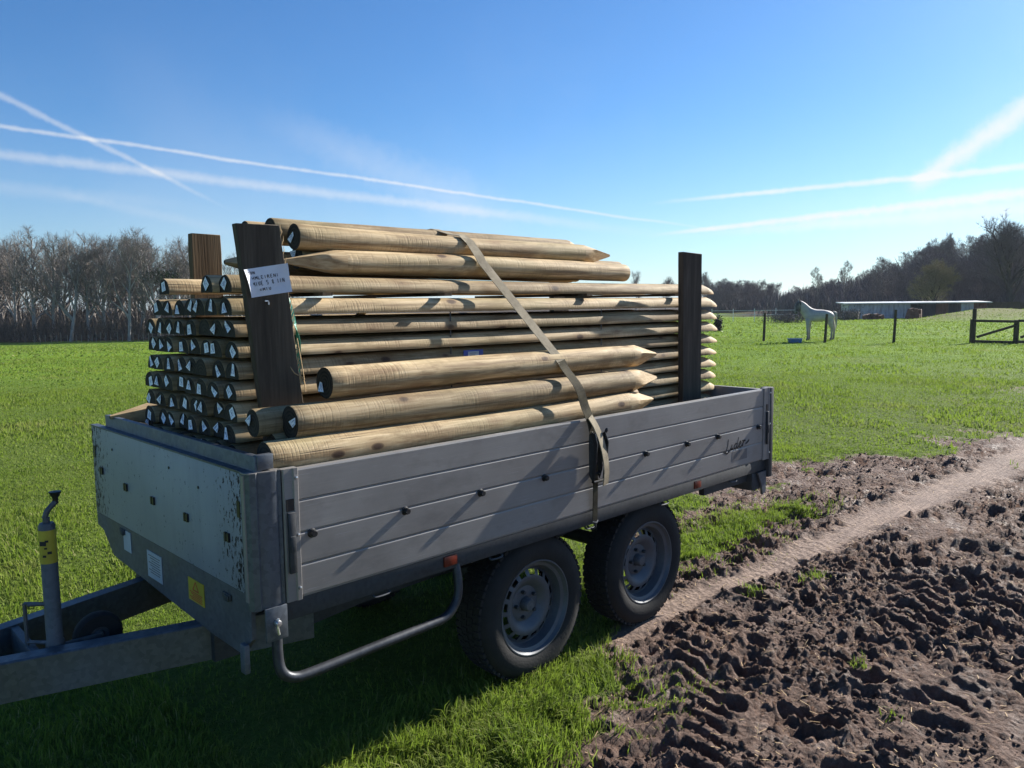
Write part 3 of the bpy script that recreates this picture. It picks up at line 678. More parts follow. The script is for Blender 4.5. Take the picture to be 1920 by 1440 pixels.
    for (y, z0, z1) in ((.075, .265, .315), (1.40, .27, .32)):
        b = G(); b.box(-.0085, -.0065, y-.010, y+.010, z0, z1); b.obj('slot', 'black_plastic', hb)
    for (y, z) in ((.09, .10), (.6, .34), (.36, .31), (1.18, .33)):
        b = G(); b.lathe([(.0001, -.003), (.005, -.002), (.005, 0)], (-.0065, y, z), 'x', 8); b.obj('rivet', 'black_plastic', hb)
    # lower crossmember plate (cut corners)
    g = G(); g.prism([(.03, .033), (1.43, .033), (1.43, -.02), (1.36, -.03), (1.25, -.115), (.32, -.165), (.10, -.165), (.03, -.10)], -.004, .010); fixn(g.obj('crossmember_plate', 'weathered_galvanised', T))
    g = G(); g.box(-.0065, -.0045, .36, .485, -.092, -.015); yl = g.obj('warning_sticker', 'yellow_vinyl', T)
    g = G(); t = [(.425, -.022), (.402, -.052), (.448, -.052)]
    for a, b in ((0, 1), (1, 2), (2, 0)): g.ribbon([(-.0070, *t[a]), (-.0070, *t[b])], .004, .0006, (0, 0, 1) if a != 1 else (0, 0, 1))
    for k in range(5): g.box(-.0072, -.0065, .375+.004*(k % 2), .475-.012*(k % 3), -.062-.006*k, -.0595-.006*k)
    g.obj('sticker_print', 'red_ink', yl)
    g = G(); g.box(-.0065, -.0045, .72, .86, -.105, -.005); ds = g.obj('document_sticker', 'white_vinyl', T)
    g = G(); [g.box(-.0071, -.0066, .735+.006*(k % 2), .845-.014*(k % 3), -.022-.009*k, -.019-.009*k) for k in range(8)]; g.obj('sticker_print', 'grey_sticker', ds)
    g = G(); g.box(-.0065, -.0045, 1.03, 1.11, -.06, .02); g.obj('plate_sticker', 'white_vinyl', T)
    for (y, z) in ((1.115, .012), (.185, -.004)):
        g = G(); g.box(-.010, -.0045, y-.03, y+.03, z-.010, z+.010, bev=.003); g.box(-.014, -.008, y-.02, y+.012, z-.014, z+.006, bev=.003); g.obj('hinge', 'dark_chassis_steel', T, 40)
    # --- floor and chassis
    g = G(); g.box(.045, 3.08, .03, 1.40, -.014, -.002); g.obj('floor', 'brown_sawn_timber', T)
    g = G(); g.box(.095, 3.10, .012, .040, -.068, -.006, bev=.002); rl = g.obj('side_rail', 'dark_chassis_steel', T, 40)
    g = G(); g.box(.095, 3.10, 1.39, 1.418, -.068, -.006, bev=.002); g.obj('side_rail', 'dark_chassis_steel', T, 40)
    for x in (.745, 2.378):
        g = G(); g.box(x-.030, x+.030, .004, .012, -.052, -.014, bev=.002); g.obj('side_marker', 'orange_lens', rl, 40)
    for yo in (.36, 1.03):
        g = G(); g.prism([(.02, -.016), (3.0, -.016), (3.0, -.10), (1.7, -.24), (.95, -.235), (.60, -.245), (.16, -.285), (.02, -.285)], yo, yo+.045, axis='y'); fixn(g.obj('chassis_beam', 'dark_chassis_steel', T))
    for x in (.5, 1.2, 1.9, 2.6):
        g = G(); g.box(x-.03, x+.03, .045, 1.385, -.075, -.016); g.obj('crossmember', 'dark_chassis_steel', T)
    # hook rail, tie-down tabs
    for x in (.45, .98, 1.545, 2.1, 2.75):
        g = G(); g.tube(curve([(x-.03, .026, -.068), (x-.028, .014, -.082), (x+.028, .014, -.082), (x+.03, .026, -.068)], 12), .004, 6); g.obj('tie_ring', 'tube_steel', T, 40)
    # bent side guard tube
    g = G(); p = [(.075, .03, -.06), (.070, .02, -.17), (.078, .01, -.222), (.115, .006, -.248), (.18, .004, -.252), (.40, .003, -.246), (.64, .002, -.240), (.715, .002, -.232), (.765, .004, -.19), (.782, .01, -.13), (.785, .03, -.05)]
    g.tube(curve(p, 60), .0165, 14); g.obj('guard_tube', 'tube_steel', T, 50)
    # rear underrun bar, light board and number plate bracket
    g = G(); g.box(2.50, 3.06, .045, .075, -.12, -.07); g.obj('rear_outrigger', 'dark_chassis_steel', T)
    g = G(); g.prism([(2.99, -.072), (3.085, -.072), (3.085, -.19), (3.05, -.205), (3.03, -.14)], .0, .012, axis='y'); fixn(g.obj('light_bracket', 'galvanised_steel', T))
    g = G(); g.box(2.95, 3.05, .014, 1.42, -.17, -.072, bev=.004); g.obj('light_board', 'dark_chassis_steel', T, 40)
    # --- drawbar
    for sg in (-1, 1):
        def yy(x): return .385-.285*(x-.03)
        g = G(); xs_ = [.35, -1.05]; pr = []
        for x in xs_:
            y = yy(x); pr.append((x, y))
        Y0 = lambda y: y if sg < 0 else 1.43-y
        v = []
        for (x, y) in pr:
            for dy, dz in ((0, -.285), (0, -.165), (.006, -.160), (.060, -.160), (.060, -.285)): v.append((x, Y0(y+dy), dz))
        f = [(0, 1, 2, 3, 4), (9, 8, 7, 6, 5)]+[(i, (i+1) % 5, 5+(i+1) % 5, 5+i) for i in range(5)]
        g.add(v, f); fixn(g.obj('drawbar_beam', 'galvanised_steel', T, 20))
    g = G(); g.box(-1.45, -.98, .66, .77, -.28, -.17, bev=.006); g.obj('coupling', 'galvanised_steel', T, 40)
    g = G(); g.box(-.455, -.43, .56, .88, -.270, -.165, bev=.003); g.obj('drawbar_crossmember', 'weathered_galvanised', T, 40)
    # --- jockey wheel (retracted) with crank
    jx, jy = -.385, .60
    J = G(); J.lathe([(.0001, .225), (.020, .225), (.0235, .218), (.0235, -.15), (.027, -.155), (.027, -.172), (.0001, -.172)], (jx, jy, 0), 'z', 24); J = J.obj('jockey_wheel', 'weathered_galvanised', T, 40)
    g = G(); g.lathe([(.0242, .205), (.0242, .10)], (jx, jy, 0), 'z', 24); g.obj('yellow_sticker', 'yellow_vinyl', J, 60)
    g = G()
    for k, (a, z, s_) in enumerate(((3.9, .165, .010), (4.35, .172, .005), (4.2, .150, .004), (4.6, .135, .006), (4.0, .125, .005))):
        c, s2 = math.cos(a), math.sin(a); g.box(-.0004, .0004, -s_, s_, -s_*.7, s_*.7, M=Matrix.Translation((jx+.0248*c, jy+.0248*s2, z))@Matrix.Rotation(a, 4, 'Z'))
    g.obj('sticker_print', 'black_ink', J)
    g = G(); g.tube([(jx, jy, .222), (jx, jy, .242)], .010, 10); g.tube(curve([(jx-.004, jy, .240), (jx+.004, jy-.002, .262), (jx+.022, jy-.004, .282), (jx+.028, jy-.004, .288)], 12), [.009]*13, 8); g.obj('crank', 'weathered_galvanised', J, 40)
    g = G(); g.lathe([(.0001, .0), (.008, .0), (.0085, .018), (.016, .032), (.018, .038), (.0001, .040)], (jx+.028, jy-.004, .282), 'z', 16); g.obj('crank_knob', 'black_plastic', J, 50)
    g = G(); g.lathe([(.03, -.022), (.066, -.022), (.074, -.012), (.074, .012), (.066, .022), (.03, .022)], (jx+.13, jy+.02, -.18), 'y', 28); g.obj('jockey_tyre', 'tyre_rubber', J, 40)
    g = G(); g.lathe([(.0001, -.018), (.014, -.018), (.018, -.012), (.031, -.014), (.031, .014), (.0001, .014)], (jx+.13, jy+.02, -.18), 'y', 20); g.box(jx, jx+.135, jy-.012, jy-.006, -.198, -.165, bev=.002); g.obj('wheel_fork', 'weathered_galvanised', J, 40)
    g = G(); g.tube([(jx-.06, jy+.03, -.03), (jx-.02, jy+.0, -.03)], .006, 6); g.tube([(jx-.065, jy+.05, -.03), (jx-.065, jy+.05, -.17)], .006, 6); g.tube([(jx-.065, jy+.05, -.03), (jx-.02, jy, -.03)], .006, 6); g.tube([(jx-.065, jy+.05, -.155), (jx-.02, jy, -.155)], .006, 6); g.obj('clamp', 'weathered_galvanised', J, 40)
    # --- wheels
    def wheel(cx, yo, sgn):
        cz = GZ+.302; R = .305
        W = G(); W.tube([(cx, yo+.09*sgn, cz), (cx, yo+.16*sgn, cz)], .055, 16); W = W.obj('wheel', 'dark_chassis_steel', T, 40)
        g = G(); prof = [(.192, .030), (.196, .010), (.205, .004), (.24, -.004), (.275, .002), (.292, .016), (.301, .034), (.3035, .05)]
        prof += [(.3035, .13), (.301, .148), (.29, .168), (.25, .182), (.20, .172), (.192, .155)]
        g.lathe([(r, o*sgn) for r, o in prof], (cx, yo, cz), 'y', 64)
        # tread blocks round the shoulder
        for k in range(60):
            a = 2*math.pi*k/60; 
            for (o0, o1, sh) in ((.022, .055, 0), (.062, .088, .5), (.095, .12, 0), (.128, .16, .5)):
                aa = a+sh*2*math.pi/60; Mx = Matrix.Translation((cx, yo, cz))@Matrix.Rotation(-aa, 4, 'Y')
                g.box(.297, .3095 if .05 < o1 < .15 else .3065, min(o0*sgn, o1*sgn), max(o0*sgn, o1*sgn), -.011, .011, M=Mx)
        fixn(g.obj('tyre', 'tyre_rubber', W, 35))
        g = G()
        g.lathe([(r, o*sgn) for r, o in [(.202, .010), (.200, .004), (.195, .004), (.192, .010), (.186, .020), (.180, .022), (.172, .026), (.168, .040), (.163, .062), (.160, .064)]], (cx, yo, cz), 'y', 64)
        # disc with ring of vent holes
        seg = 16; r1, r2 = .128, .150
        oy = lambda r: yo+sgn*np.interp(r, [.03, .05, .075, .10, .118, .130, .150, .160], [.072, .070, .074, .050, .044, .046, .058, .064])
        def P(r, a): return (cx+r*math.cos(a), oy(r), cz+r*math.sin(a))
        nsub = 4; V = []; F = []
        for k in range(seg):
            for j in range(nsub*2):
                a0 = 2*math.pi*(k+j/(nsub*2))/seg; a1 = 2*math.pi*(k+(j+1)/(nsub*2))/seg
                hole = nsub/2 <= j < nsub*1.5+1
                for (ra, rb, skip) in ((.150, .160, False), (r1, r2, True), (.118, r1, False), (.10, .118, False), (.075, .10, False), (.05, .075, False), (.030, .05, False)):
                    if skip and hole:
                        # inner lip of the hole so the sheet has thickness
                        b = len(V)
                        for r in (ra, rb):
                            p, q = P(r, a0), P(r, a1); V += [p, q, (q[0], q[1]+.006*sgn, q[2]), (p[0], p[1]+.006*sgn, p[2])]; F.append((b, b+1, b+2, b+3)); b += 4
                        continue
                    b = len(V); V += [P(ra, a0), P(ra, a1), P(rb, a1), P(rb, a0)]; F.append((b, b+1, b+2, b+3))
        g.add(V, F)
        o = g.obj('rim', 'rim_paint', W)
        bm = bmesh.new(); bm.from_mesh(o.data); bmesh.ops.remove_doubles(bm, verts=bm.verts[:], dist=.0002); bmesh.ops.recalc_face_normals(bm, faces=bm.faces[:]); bm.to_mesh(o.data); bm.free(); o.data.shade_smooth(); o.data.set_sharp_from_angle(angle=math.radians(40))
        g = G(); g.lathe([(r, (o+.072)*sgn) for r, o in [(.0001, -.034), (.022, -.034), (.027, -.028), (.0285, 0), (.0285, .01)]], (cx, yo, cz), 'y', 24); g.obj('hub_cap', 'weathered_galvanised', W, 40)
        for k in range(5):
            a = .6+2*math.pi*k/5; g = G(); g.lathe([(.0001, .054*sgn), (.0075, .055*sgn), (.0085, .072*sgn)], (cx+.056*math.cos(a), yo, cz+.056*math.sin(a)), 'y', 6); g.obj('wheel_bolt', 'dark_chassis_steel', W, 30)
    for cx in (1.245, 2.03):
        wheel(cx, .055, 1); wheel(cx, 1.375, -1)
        g = G(); g.tube([(cx+.12, .3, -.37), (cx+.12, 1.13, -.37)], .035, 12); g.tube([(cx+.12, .3, -.37), (cx, .22, GZ+.302)], .025, 10); g.tube([(cx+.12, 1.13, -.37), (cx, 1.21, GZ+.302)], .025, 10)
        g.box(cx+.09, cx+.15, .36, .40, -.37, -.20); g.box(cx+.09, cx+.15, 1.03, 1.07, -.37, -.20); g.obj('axle', 'dark_chassis_steel', T, 40)
    for k in (0, 1):
        yo = .05 if k == 0 else 1.18
        pass
    return T
trailer()

# ------------------------------------------------------------------ timber
def post_mesh(name, L, r, point=None, lp=.24, seed=0, seg=22):
    """round peeled post along +x from 0; point: None | 'far' (+x end) | 'near' (x=0 end)"""
    rs = random.Random(seed); n = 34
    ts = sorted(set([0, .004]+[L*i/n for i in range(1, n)]+[L-.004, L]+([L-lp*i/12 for i in range(13)] if point == 'far' else [])+([lp*i/12 for i in range(13)] if point == 'near' else [])))
    ph = [rs.uniform(0, 6.28) for _ in range(6)]; fa = rs.uniform(0, 1.5); bow = rs.uniform(-.006, .006); bow2 = rs.uniform(-.006, .006)
    V = []; F = []; MI = []
    nf = 4
    for t in ts:
        for k in range(seg):
            a = 2*math.pi*k/seg
            rr = r*(1+.022*math.sin(t*3.1+ph[0])+.018*math.sin(2*a+t*1.3+ph[1])+.012*math.sin(3*a-t*5+ph[2])+.010*math.sin(t*17+a+ph[3]))
            if t in (0, L) and not ((point == 'far' and t == L) or (point == 'near' and t == 0)): rr *= .975
            dd = (L-t) if point == 'far' else t if point == 'near' else 9
            if dd < lp+.05:
                m = max(math.cos(((a+fa+j*math.pi/2) % (2*math.pi))-math.pi) for j in range(nf))
                lim = (.006+(dd/lp)*r*1.04)/max(.2, m) if dd < lp*1.6 else 9
                rr = min(rr, lim)
            s = math.sin(math.pi*t/L)
            V.append((t, rr*math.cos(a)+bow*s, rr*math.sin(a)+bow2*s))
    m_ = len(ts)
    for i in range(m_-1):
        tm = (ts[i]+ts[i+1])/2; dd = (L-tm) if point == 'far' else tm if point == 'near' else 9
        for k in range(seg):
            F.append((i*seg+k, i*seg+(k+1) % seg, (i+1)*seg+(k+1) % seg, (i+1)*seg+k)); MI.append(2 if dd < lp*.93 else 0)
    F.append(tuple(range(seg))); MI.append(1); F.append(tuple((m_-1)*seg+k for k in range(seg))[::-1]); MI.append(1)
    me = bpy.data.meshes.new(name); me.from_pydata(V, [], F)
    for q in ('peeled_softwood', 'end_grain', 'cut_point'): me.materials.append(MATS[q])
    me.polygons.foreach_set('material_index', MI)
    bm = bmesh.new(); bm.from_mesh(me); bmesh.ops.recalc_face_normals(bm, faces=bm.faces[:]); bm.to_mesh(me); bm.free()
    me.shade_smooth(); me.set_sharp_from_angle(angle=math.radians(28)); return me
def rail_mesh(name, L, wd, ht, seed=0):
    """half-round rail: flat side down, far end cut to a point"""
    rs = random.Random(seed); n = 26; lp = rs.uniform(.13, .17); ts = sorted(set([0, .003]+[L*i/n for i in range(1, n)]+[L-lp*i/8 for i in range(9)]))
    ph = [rs.uniform(0, 6.28) for _ in range(4)]; bow = rs.uniform(-.004, .004); seg = 13
    V = []; F = []; MI = []
    ts = [t for t in ts]
    for t in ts:
        f = 1.0; q = 1.0
        if L-t < lp:
            u = (L-t)/lp; f = .10+.90*math.sin(u*math.pi/2)**.9; q = .14+.86*u**.8
        if t == 0: f *= .985; q *= .98
        w_ = wd*(1+.03*math.sin(t*2.3+ph[0])+.015*math.sin(t*9+ph[1])); h = ht*(1+.04*math.sin(t*1.9+ph[2]))
        for k in range(seg):
            a = math.pi*k/(seg-1); y = math.cos(a)*w_/2; z = abs(math.sin(a))**.85*h*(1+.02*math.sin(4*a+t*3+ph[3]))
            if k in (0, seg-1): z = .008*min(1, f*1.5)
            V.append((t, y*f, z*q+bow*math.sin(math.pi*t/L)))
        for y in (-w_/2*.96, w_/2*.96): V.append((t, y*f, bow*math.sin(math.pi*t/L)))
    s = seg+2; m_ = len(ts)
    for i in range(m_-1):
        for k in range(s):
            a, b = i*s+k, i*s+(k+1) % s; F.append((a, b, b+s, a+s)); MI.append(2 if L-ts[i+1] < lp*.8 else 0)
    F.append(tuple(range(s))); MI.append(1); F.append(tuple((m_-1)*s+k for k in range(s))[::-1]); MI.append(2)
    me = bpy.data.meshes.new(name); me.from_pydata(V, [], F)
    for q in ('peeled_softwood', 'end_grain', 'cut_point'): me.materials.append(MATS[q])
    me.polygons.foreach_set('material_index', MI)
    bm = bmesh.new(); bm.from_mesh(me); bmesh.ops.recalc_face_normals(bm, faces=bm.faces[:]); bm.to_mesh(me); bm.free()
    me.shade_smooth(); me.set_sharp_from_angle(angle=math.radians(35)); return me
TAGS = []
for (a, b, c) in ((.027, .034, .002), (.022, .032, .006), (.030, .034, .001), (.018, .040, .004)):
    me = bpy.data.meshes.new('label'); 
    v = [(0, -a/2, -b/2), (0, a/2, -b/2), (0, a/2, b/2), (0, -a/2, b/2), (-.0, 0, 0)]
    v = [(-.0006, -a/2, -b/2), (-.0018-c, a/2, -b/2), (-.0012, a/2, b/2), (-.0006-c, -a/2, b/2), (.0002, -a/2, -b/2), (-.0010-c, a/2, -b/2), (-.0004, a/2, b/2), (.0002-c, -a/2, b/2)]
    me.from_pydata(v, [], [(0, 3, 2, 1), (4, 5, 6, 7), (0, 1, 5, 4), (1, 2, 6, 5), (2, 3, 7, 6), (3, 0, 4, 7)]); me.materials.append(MATS['printed_tag']); TAGS.append(me)
rt = random.Random(21)
def put_tag(parent, y, z, rot=None):
    o = bpy.data.objects.new('label', rt.choice(TAGS)); COL.objects.link(o); o.parent = parent; o.location = (-.001, y, z); o.rotation_euler = (rt.uniform(-1.0, 1.0) if rot is None else rot, 0, 0); return o
def put(name, me, loc, label, cat, group=None, rx=0.0, tagp=None, rz=0.0, ry=0.0):
    o = bpy.data.objects.new(name, me); COL.objects.link(o); o.location = loc; o.rotation_euler = (rx, ry, rz); tag(o, label, cat, group)
    if tagp: put_tag(o, *tagp)
    return o

RM = [rail_mesh('half_round_rail', 3.0, .099, .0555, s) for s in range(7)]
ordn = ['first', 'second', 'third', 'fourth', 'fifth', 'sixth', 'seventh', 'eighth', 'ninth', 'tenth', 'eleventh', 'twelfth', 'thirteenth']
rr = random.Random(4)
ROWX = [0, .004, .006, .0, -.006, -.004, -.006, -.010]+[0]*6
for k in range(13):
    z = .89-.069*k-.031; ncol = 7 if k == 0 else 8
    if k >= 9: ncol = 8
    for c in range(ncol):
        y = ([.355, .3475, .3425, .351, .3495, .353, .350, .356][k] if c == 0 and k < 8 else .360)+.0985*c+(rr.uniform(-.005, .005) if c else 0)
        o = bpy.data.objects.new('half_round_rail', RM[rr.randrange(7)]); COL.objects.link(o)
        o.location = (.113+ROWX[k]+rr.uniform(-.010, .010)+(.0 if c else 0), y, z+rr.uniform(-.0015, .0015)); o.rotation_euler = (rr.uniform(-.02, .02), 0, (.0022 if k == 1 and c == 0 else .003 if k == 2 and c == 0 else rr.uniform(-.001, .001)))
        side_ = 'from the strap side'
        tag(o, f"half-round rail with tagged end, {ordn[k]} full layer down, {ordn[c]} {side_}", 'rail', 'half round rails in the stack')
        if k < 10 and rr.random() < .95: put_tag(o, rr.uniform(-.018, .018), rr.uniform(.019, .034))
for (y, x, z, lab) in ((.385, .124, .934, 'half-round rail alone on top of the stack, beside the leaning board'), (.470, .100, .935, 'half-round rail behind the nearest one in the open top layer'), (.872, .113, .936, 'half-round rail at the far side of the open top layer, half in shade')):
    o = put('half_round_rail', RM[int(x*997) % 7], (x, y, z), lab, 'rail', 'half round rails in the stack'); put_tag(o, 0, .028)
for i, x in enumerate((.45, .99, 1.88, 2.62)):
    g = G(); g.box(x-.02, x+.02, (.292, .287, .300, .30)[i], 1.10, .9215, .9335); tag(g.obj('batten', 'batten_timber'), ('thin batten under the top layer near the leaning board', 'thin batten sticking out under the top layer, left of the strap', 'thin batten sticking out under the top layer, right of the strap', 'thin batten under the top layer near the rear stake')[i], 'batten', 'battens between layers')
for i, x in enumerate((.5, 1.5, 2.5)):
    g = G(); g.box(x-.04, x+.04, .30, 1.12, -.001, .0295); tag(g.obj('bearer', 'dark_sawn_timber'), 'dark bearer under the rail stack '+('near the headboard', 'beneath the strap', 'near the tailgate')[i], 'bearer', 'bearers under the stack')
# packing bands round the stack
for i, x in enumerate((1.02, 1.98)):
    g = G(); loop = [(x, .3145, z) for z in (.05, .5, .925)]+[(x, .33, .937), (x, 1.08, .937)]; 
    pts = [(x, .312, .04), (x, .3105, .4), (x, .311, .88)]; g.ribbon(curve(pts, 12), .006, .0008, (1, 0, 0)); tag(g.obj('packing_band', 'black_plastic'), ('thin black packing band on the rails left of the strap', 'thin black packing band on the rails right of the strap')[i], 'band')

# round posts
pm = lambda *a, **k: post_mesh('round_post', *a, **k)
put('round_post', pm(2.00, .0535, 'far', .25, 1), (.086, .081, .424), 'round peeled post with pointed end lying lowest along the near side panel', 'post', tagp=None)
put('round_post', pm(1.97, .0540, 'far', .26, 2), (.192, .115, .521), 'round peeled post with a big dark knot, second up from the side panel', 'post', rx=.6, tagp=(-.02, .018, .5))
put('round_post', pm(1.95, .0440, 'far', .25, 3), (.112, .204, .520), 'round peeled post squeezed between the knotty post and the rail stack', 'post', rx=2.0, tagp=(.0, -.02, 2.0))
put('round_post', pm(1.865, .0520, 'far', .26, 4), (.340, .148, .6335), 'round peeled post highest of the four beside the leaning board', 'post', rx=.3, tagp=(.012, -.018, -.2))
# load on top
put('round_post', pm(1.94, .0450, 'near', .26, 5), (.346, .408, 1.043), 'round post pointing to the front, just above the open top layer', 'post', rx=.2)
put('round_post', pm(1.90, .0440, None, .2, 6), (.455, .502, 1.064), 'short dark-ended round post tucked under the top pointed post', 'post', rx=1.2, tagp=(.02, -.012, .3))
put('round_post', pm(1.80, .0470, 'far', .26, 7), (.418, .452, 1.133), 'round post with point to the rear, nearest of the topmost posts', 'post', rx=.4, tagp=(.012, -.006, .5))
put('round_post', pm(1.90, .0440, 'near', .24, 8), (.225, .600, 1.045), 'round post with its dark point showing left of the leaning board', 'post', rx=.9)
put('round_post', pm(1.70, .0440, 'far', .10, 9), (.378, .552, 1.163), 'round post behind the nearest topmost post, blunt rear end', 'post', rx=.1)
put('round_post', pm(1.78, .0430, 'far', .22, 10), (.330, .650, 1.158), 'round post farthest back of the topmost posts', 'post', rx=.1)
put('round_post', pm(1.90, .0440, 'near', .24, 12), (.30, .700, 1.045), 'round post hidden at the back of the top load', 'post', rx=.9)
put('round_post', pm(1.95, .0480, 'near', .26, 11), (.01, 1.235, .452), 'brown round post with its point resting behind the headboard', 'post', rx=.5)
put('round_post', pm(1.85, .0440, None, .2, 13), (.135, 1.160, .450), 'round post on the far side of the stack, tag on its end', 'post', rx=.5, tagp=(0, -.02, .1))
for i, zz in enumerate((.05, .155, .26, .36)):
    put('round_post', pm(1.9, .048, None, .2, 15+i), (.14, 1.20, zz), 'round post low on the far side of the stack, hidden by the headboard', 'post', 'posts on the far side')
for i, (yy_, zz) in enumerate(((.09, .055), (.195, .055), (.14, .145), (.085, .235), (.19, .24), (.09, .328), (.195, .345), (.185, .435))):
    put('round_post', pm(1.9, .050, None, .2, 20+i), (.16, yy_, zz), 'round post down inside the trailer between near panel and stack', 'post', 'posts below the rim')

# stakes: sawn boards
def board(name, quad, y0, y1, mat, label, split=False):
    """quad: 4 (x,z) corners bottom-left, bottom-right, top-right, top-left"""
    g = G(); nz = 16; V = []; rb = random.Random(hash(label) % 1000 if False else len(label))
    bl, br, tr, tl = [Vector((a, b, 0)) for a, b in quad]
    for j in range(nz+1):
        t = j/nz; a = bl.lerp(tl, t); b = br.lerp(tr, t); jx = rb.uniform(-.0015, .0015)
        wv = (rb.uniform(-.004, .003) if split and .2 < t < .5 else rb.uniform(-.001, .001))
        for (p, y, ix) in ((a, y0, 0), (b, y0, 1), (b, y1, 2), (a, y1, 3)):
            V.append((p.x+(jx if ix in (0, 3) else wv), y-(.11*(p.x-(a.x+b.x)/2) if y0 < .5 else 0), p.y))
    F = []
    for j in range(nz):
        for k in range(4): F.append((j*4+k, j*4+(k+1) % 4, j*4+4+(k+1) % 4, j*4+4+k))
    F.append((0, 1, 2, 3)); F.append(tuple(nz*4+k for k in range(4))); g.add(V, F)
    o = fixn(g.obj(name, mat, None, 20)); 
    bm = bmesh.new(); bm.from_mesh(o.data); es = [e for e in bm.edges if len(e.link_faces) == 2 and e.calc_face_angle(0) > .8]; bmesh.ops.bevel(bm, geom=es, offset=.0022, segments=1, affect='EDGES'); bm.to_mesh(o.data); bm.free()
    tag(o, label, 'board'); return o
b1 = board('timber_stake', [(.232, -.0), (.372, -.0), (.252, 1.148), (.112, 1.146)], .250, .280, 'dark_sawn_timber', 'dark leaning board stake with a handwritten notice stapled to it', True)
board('timber_stake', [(2.625, .0), (2.775, .0), (2.762, 1.151), (2.604, 1.157)], .246, .280, 'dark_sawn_timber', 'dark upright board stake near the rear of the trailer')
board('timber_stake', [(.31, .0), (.44, .0), (.435, 1.186), (.314, 1.187)], 1.085, 1.125, 'brown_sawn_timber', 'brown upright board stake on the far side of the stack')
board('timber_stake', [(2.60, .0), (2.74, .0), (2.74, 1.10), (2.60, 1.10)], 1.19, 1.23, 'dark_sawn_timber', 'dark upright board stake on the far side near the rear')
# splinters on the edge of the leaning board
g = G(); rs_ = random.Random(2)
for i in range(34):
    z = rs_.uniform(.62, 1.14) if i < 16 else rs_.uniform(.62, .74); x = .372-.120*z/1.148; L = rs_.uniform(.008, .035)
    g.tube([(x-.002, .2425, z), (x+rs_.uniform(-.001, .005), .2420, z+L*.5), (x+rs_.uniform(-.002, .006), .2425, z+L)], [.0012, .0016, .0004], 4)
g.tube(curve([(.266, .249, .70), (.285, .243, .665), (.315, .240, .645), (.322, .242, .60)], 10), [.0018]*11, 4); g.tube(curve([(.30, .245, .78), (.308, .240, .71), (.318, .240, .64)], 8), [.002]*9, 4)
g.obj('splinters', 'splinter_wood', b1)
g = G(); g.box(.192, .206, .244, .249, .902, .906); g.box(.203, .206, .244, .249, .892, .906); g.obj('staple', 'staple_metal', b1)
# notice with handwriting
def notice():
    nu, nv = 14, 10; c = [(.148, .914), (.284, .934), (.270, 1.026), (.126, 1.002)]
    V = []; F = []
    def pt(u, v):
        a = Vector(c[0]).lerp(Vector(c[1]), u); b = Vector(c[3]).lerp(Vector(c[2]), u); p = a.lerp(b, v)
        y = .2440-.016*(u-.5)-.002*math.sin(u*5)*math.sin(v*4)-.006*max(0, u-.8)*(1+v)-.012*max(0, .12-u)/.12*(.4+.6*math.sin(v*3.1))
        return (p.x, y, p.y)
    for i in range(nu+1):
        for j in range(nv+1): V.append(pt(i/nu, j/nv))
    n = len(V); V += [(x, y+.0007, z) for x, y, z in V]
    for i in range(nu):
        for j in range(nv):
            a = i*(nv+1)+j; F.append((a, a+nv+1, a+nv+2, a+1)); F.append((n+a, n+a+1, n+a+nv+2, n+a+nv+1))
    o = mk('paper_notice', V, F, 'notice_paper', None, 60); tag(o, 'white paper notice with handwriting stapled to the leaning board', 'notice')
    # pen strokes
    L = {'T': [[(0, 1), (1, 1)], [(.5, 1), (.5, 0)]], 'D': [[(0, 0), (0, 1), (.7, .8), (.8, .3), (0, 0)]], 'N': [[(0, 0), (0, 1), (.8, 0), (.8, 1)]], 'H': [[(0, 0), (0, 1)], [(0, .5), (.8, .5)], [(.8, 0), (.8, 1)]],
         'M': [[(0, 0), (.1, 1), (.45, .3), (.8, 1), (.9, 0)]], 'I': [[(.3, 0), (.3, 1)]], 'L': [[(0, 1), (0, 0), (.7, 0)]], 'E': [[(.7, 1), (0, 1), (0, 0), (.7, 0)], [(0, .5), (.5, .5)]], 'U': [[(0, 1), (.1, .1), (.6, .1), (.7, 1)]], 'R': [[(0, 0), (0, 1), (.7, .8), (.1, .5), (.8, 0)]],
         'O': [[(.4, 0), (0, .5), (.4, 1), (.8, .5), (.4, 0)]], 'C': [[(.8, .9), (.2, .9), (0, .4), (.3, 0), (.8, .1)]], '8': [[(.4, .5), (0, .8), (.4, 1), (.7, .8), (.1, .2), (.4, 0), (.8, .2), (.4, .5)]], '=': [[(0, .3), (.8, .3)], [(0, .7), (.8, .7)]], '5': [[(.7, 1), (0, 1), (0, .6), (.7, .5), (.5, 0), (0, .1)]]}
    g = G(); rows = [('TDN', .08, .80, .055, .09), ('HMLEIRENI', .13, .60, .072, .11), ('MIUE 5 8 IIN', .12, .38, .064, .14), ('=MIU', .24, .18, .075, .10)]
    for (txt, u, v, du, hv) in rows:
        for ch in txt:
            if ch != ' ':
                for s_ in L[ch]:
                    for a, b in zip(s_[:-1], s_[1:]):
                        p = Vector(pt(u+a[0]*du*.75, v+a[1]*hv)); q = Vector(pt(u+b[0]*du*.75, v+b[1]*hv)); d = (q-p)
                        if d.length < 1e-5: continue
                        n_ = Vector((d.z, 0, -d.x)).normalized()*.0009; o2 = Vector((0, -.0009, 0)); g.add([p+n_+o2, q+n_+o2, q-n_+o2, p-n_+o2], [(0, 1, 2, 3)])
            u += du
    g.obj('handwriting', 'black_ink', o)
notice()
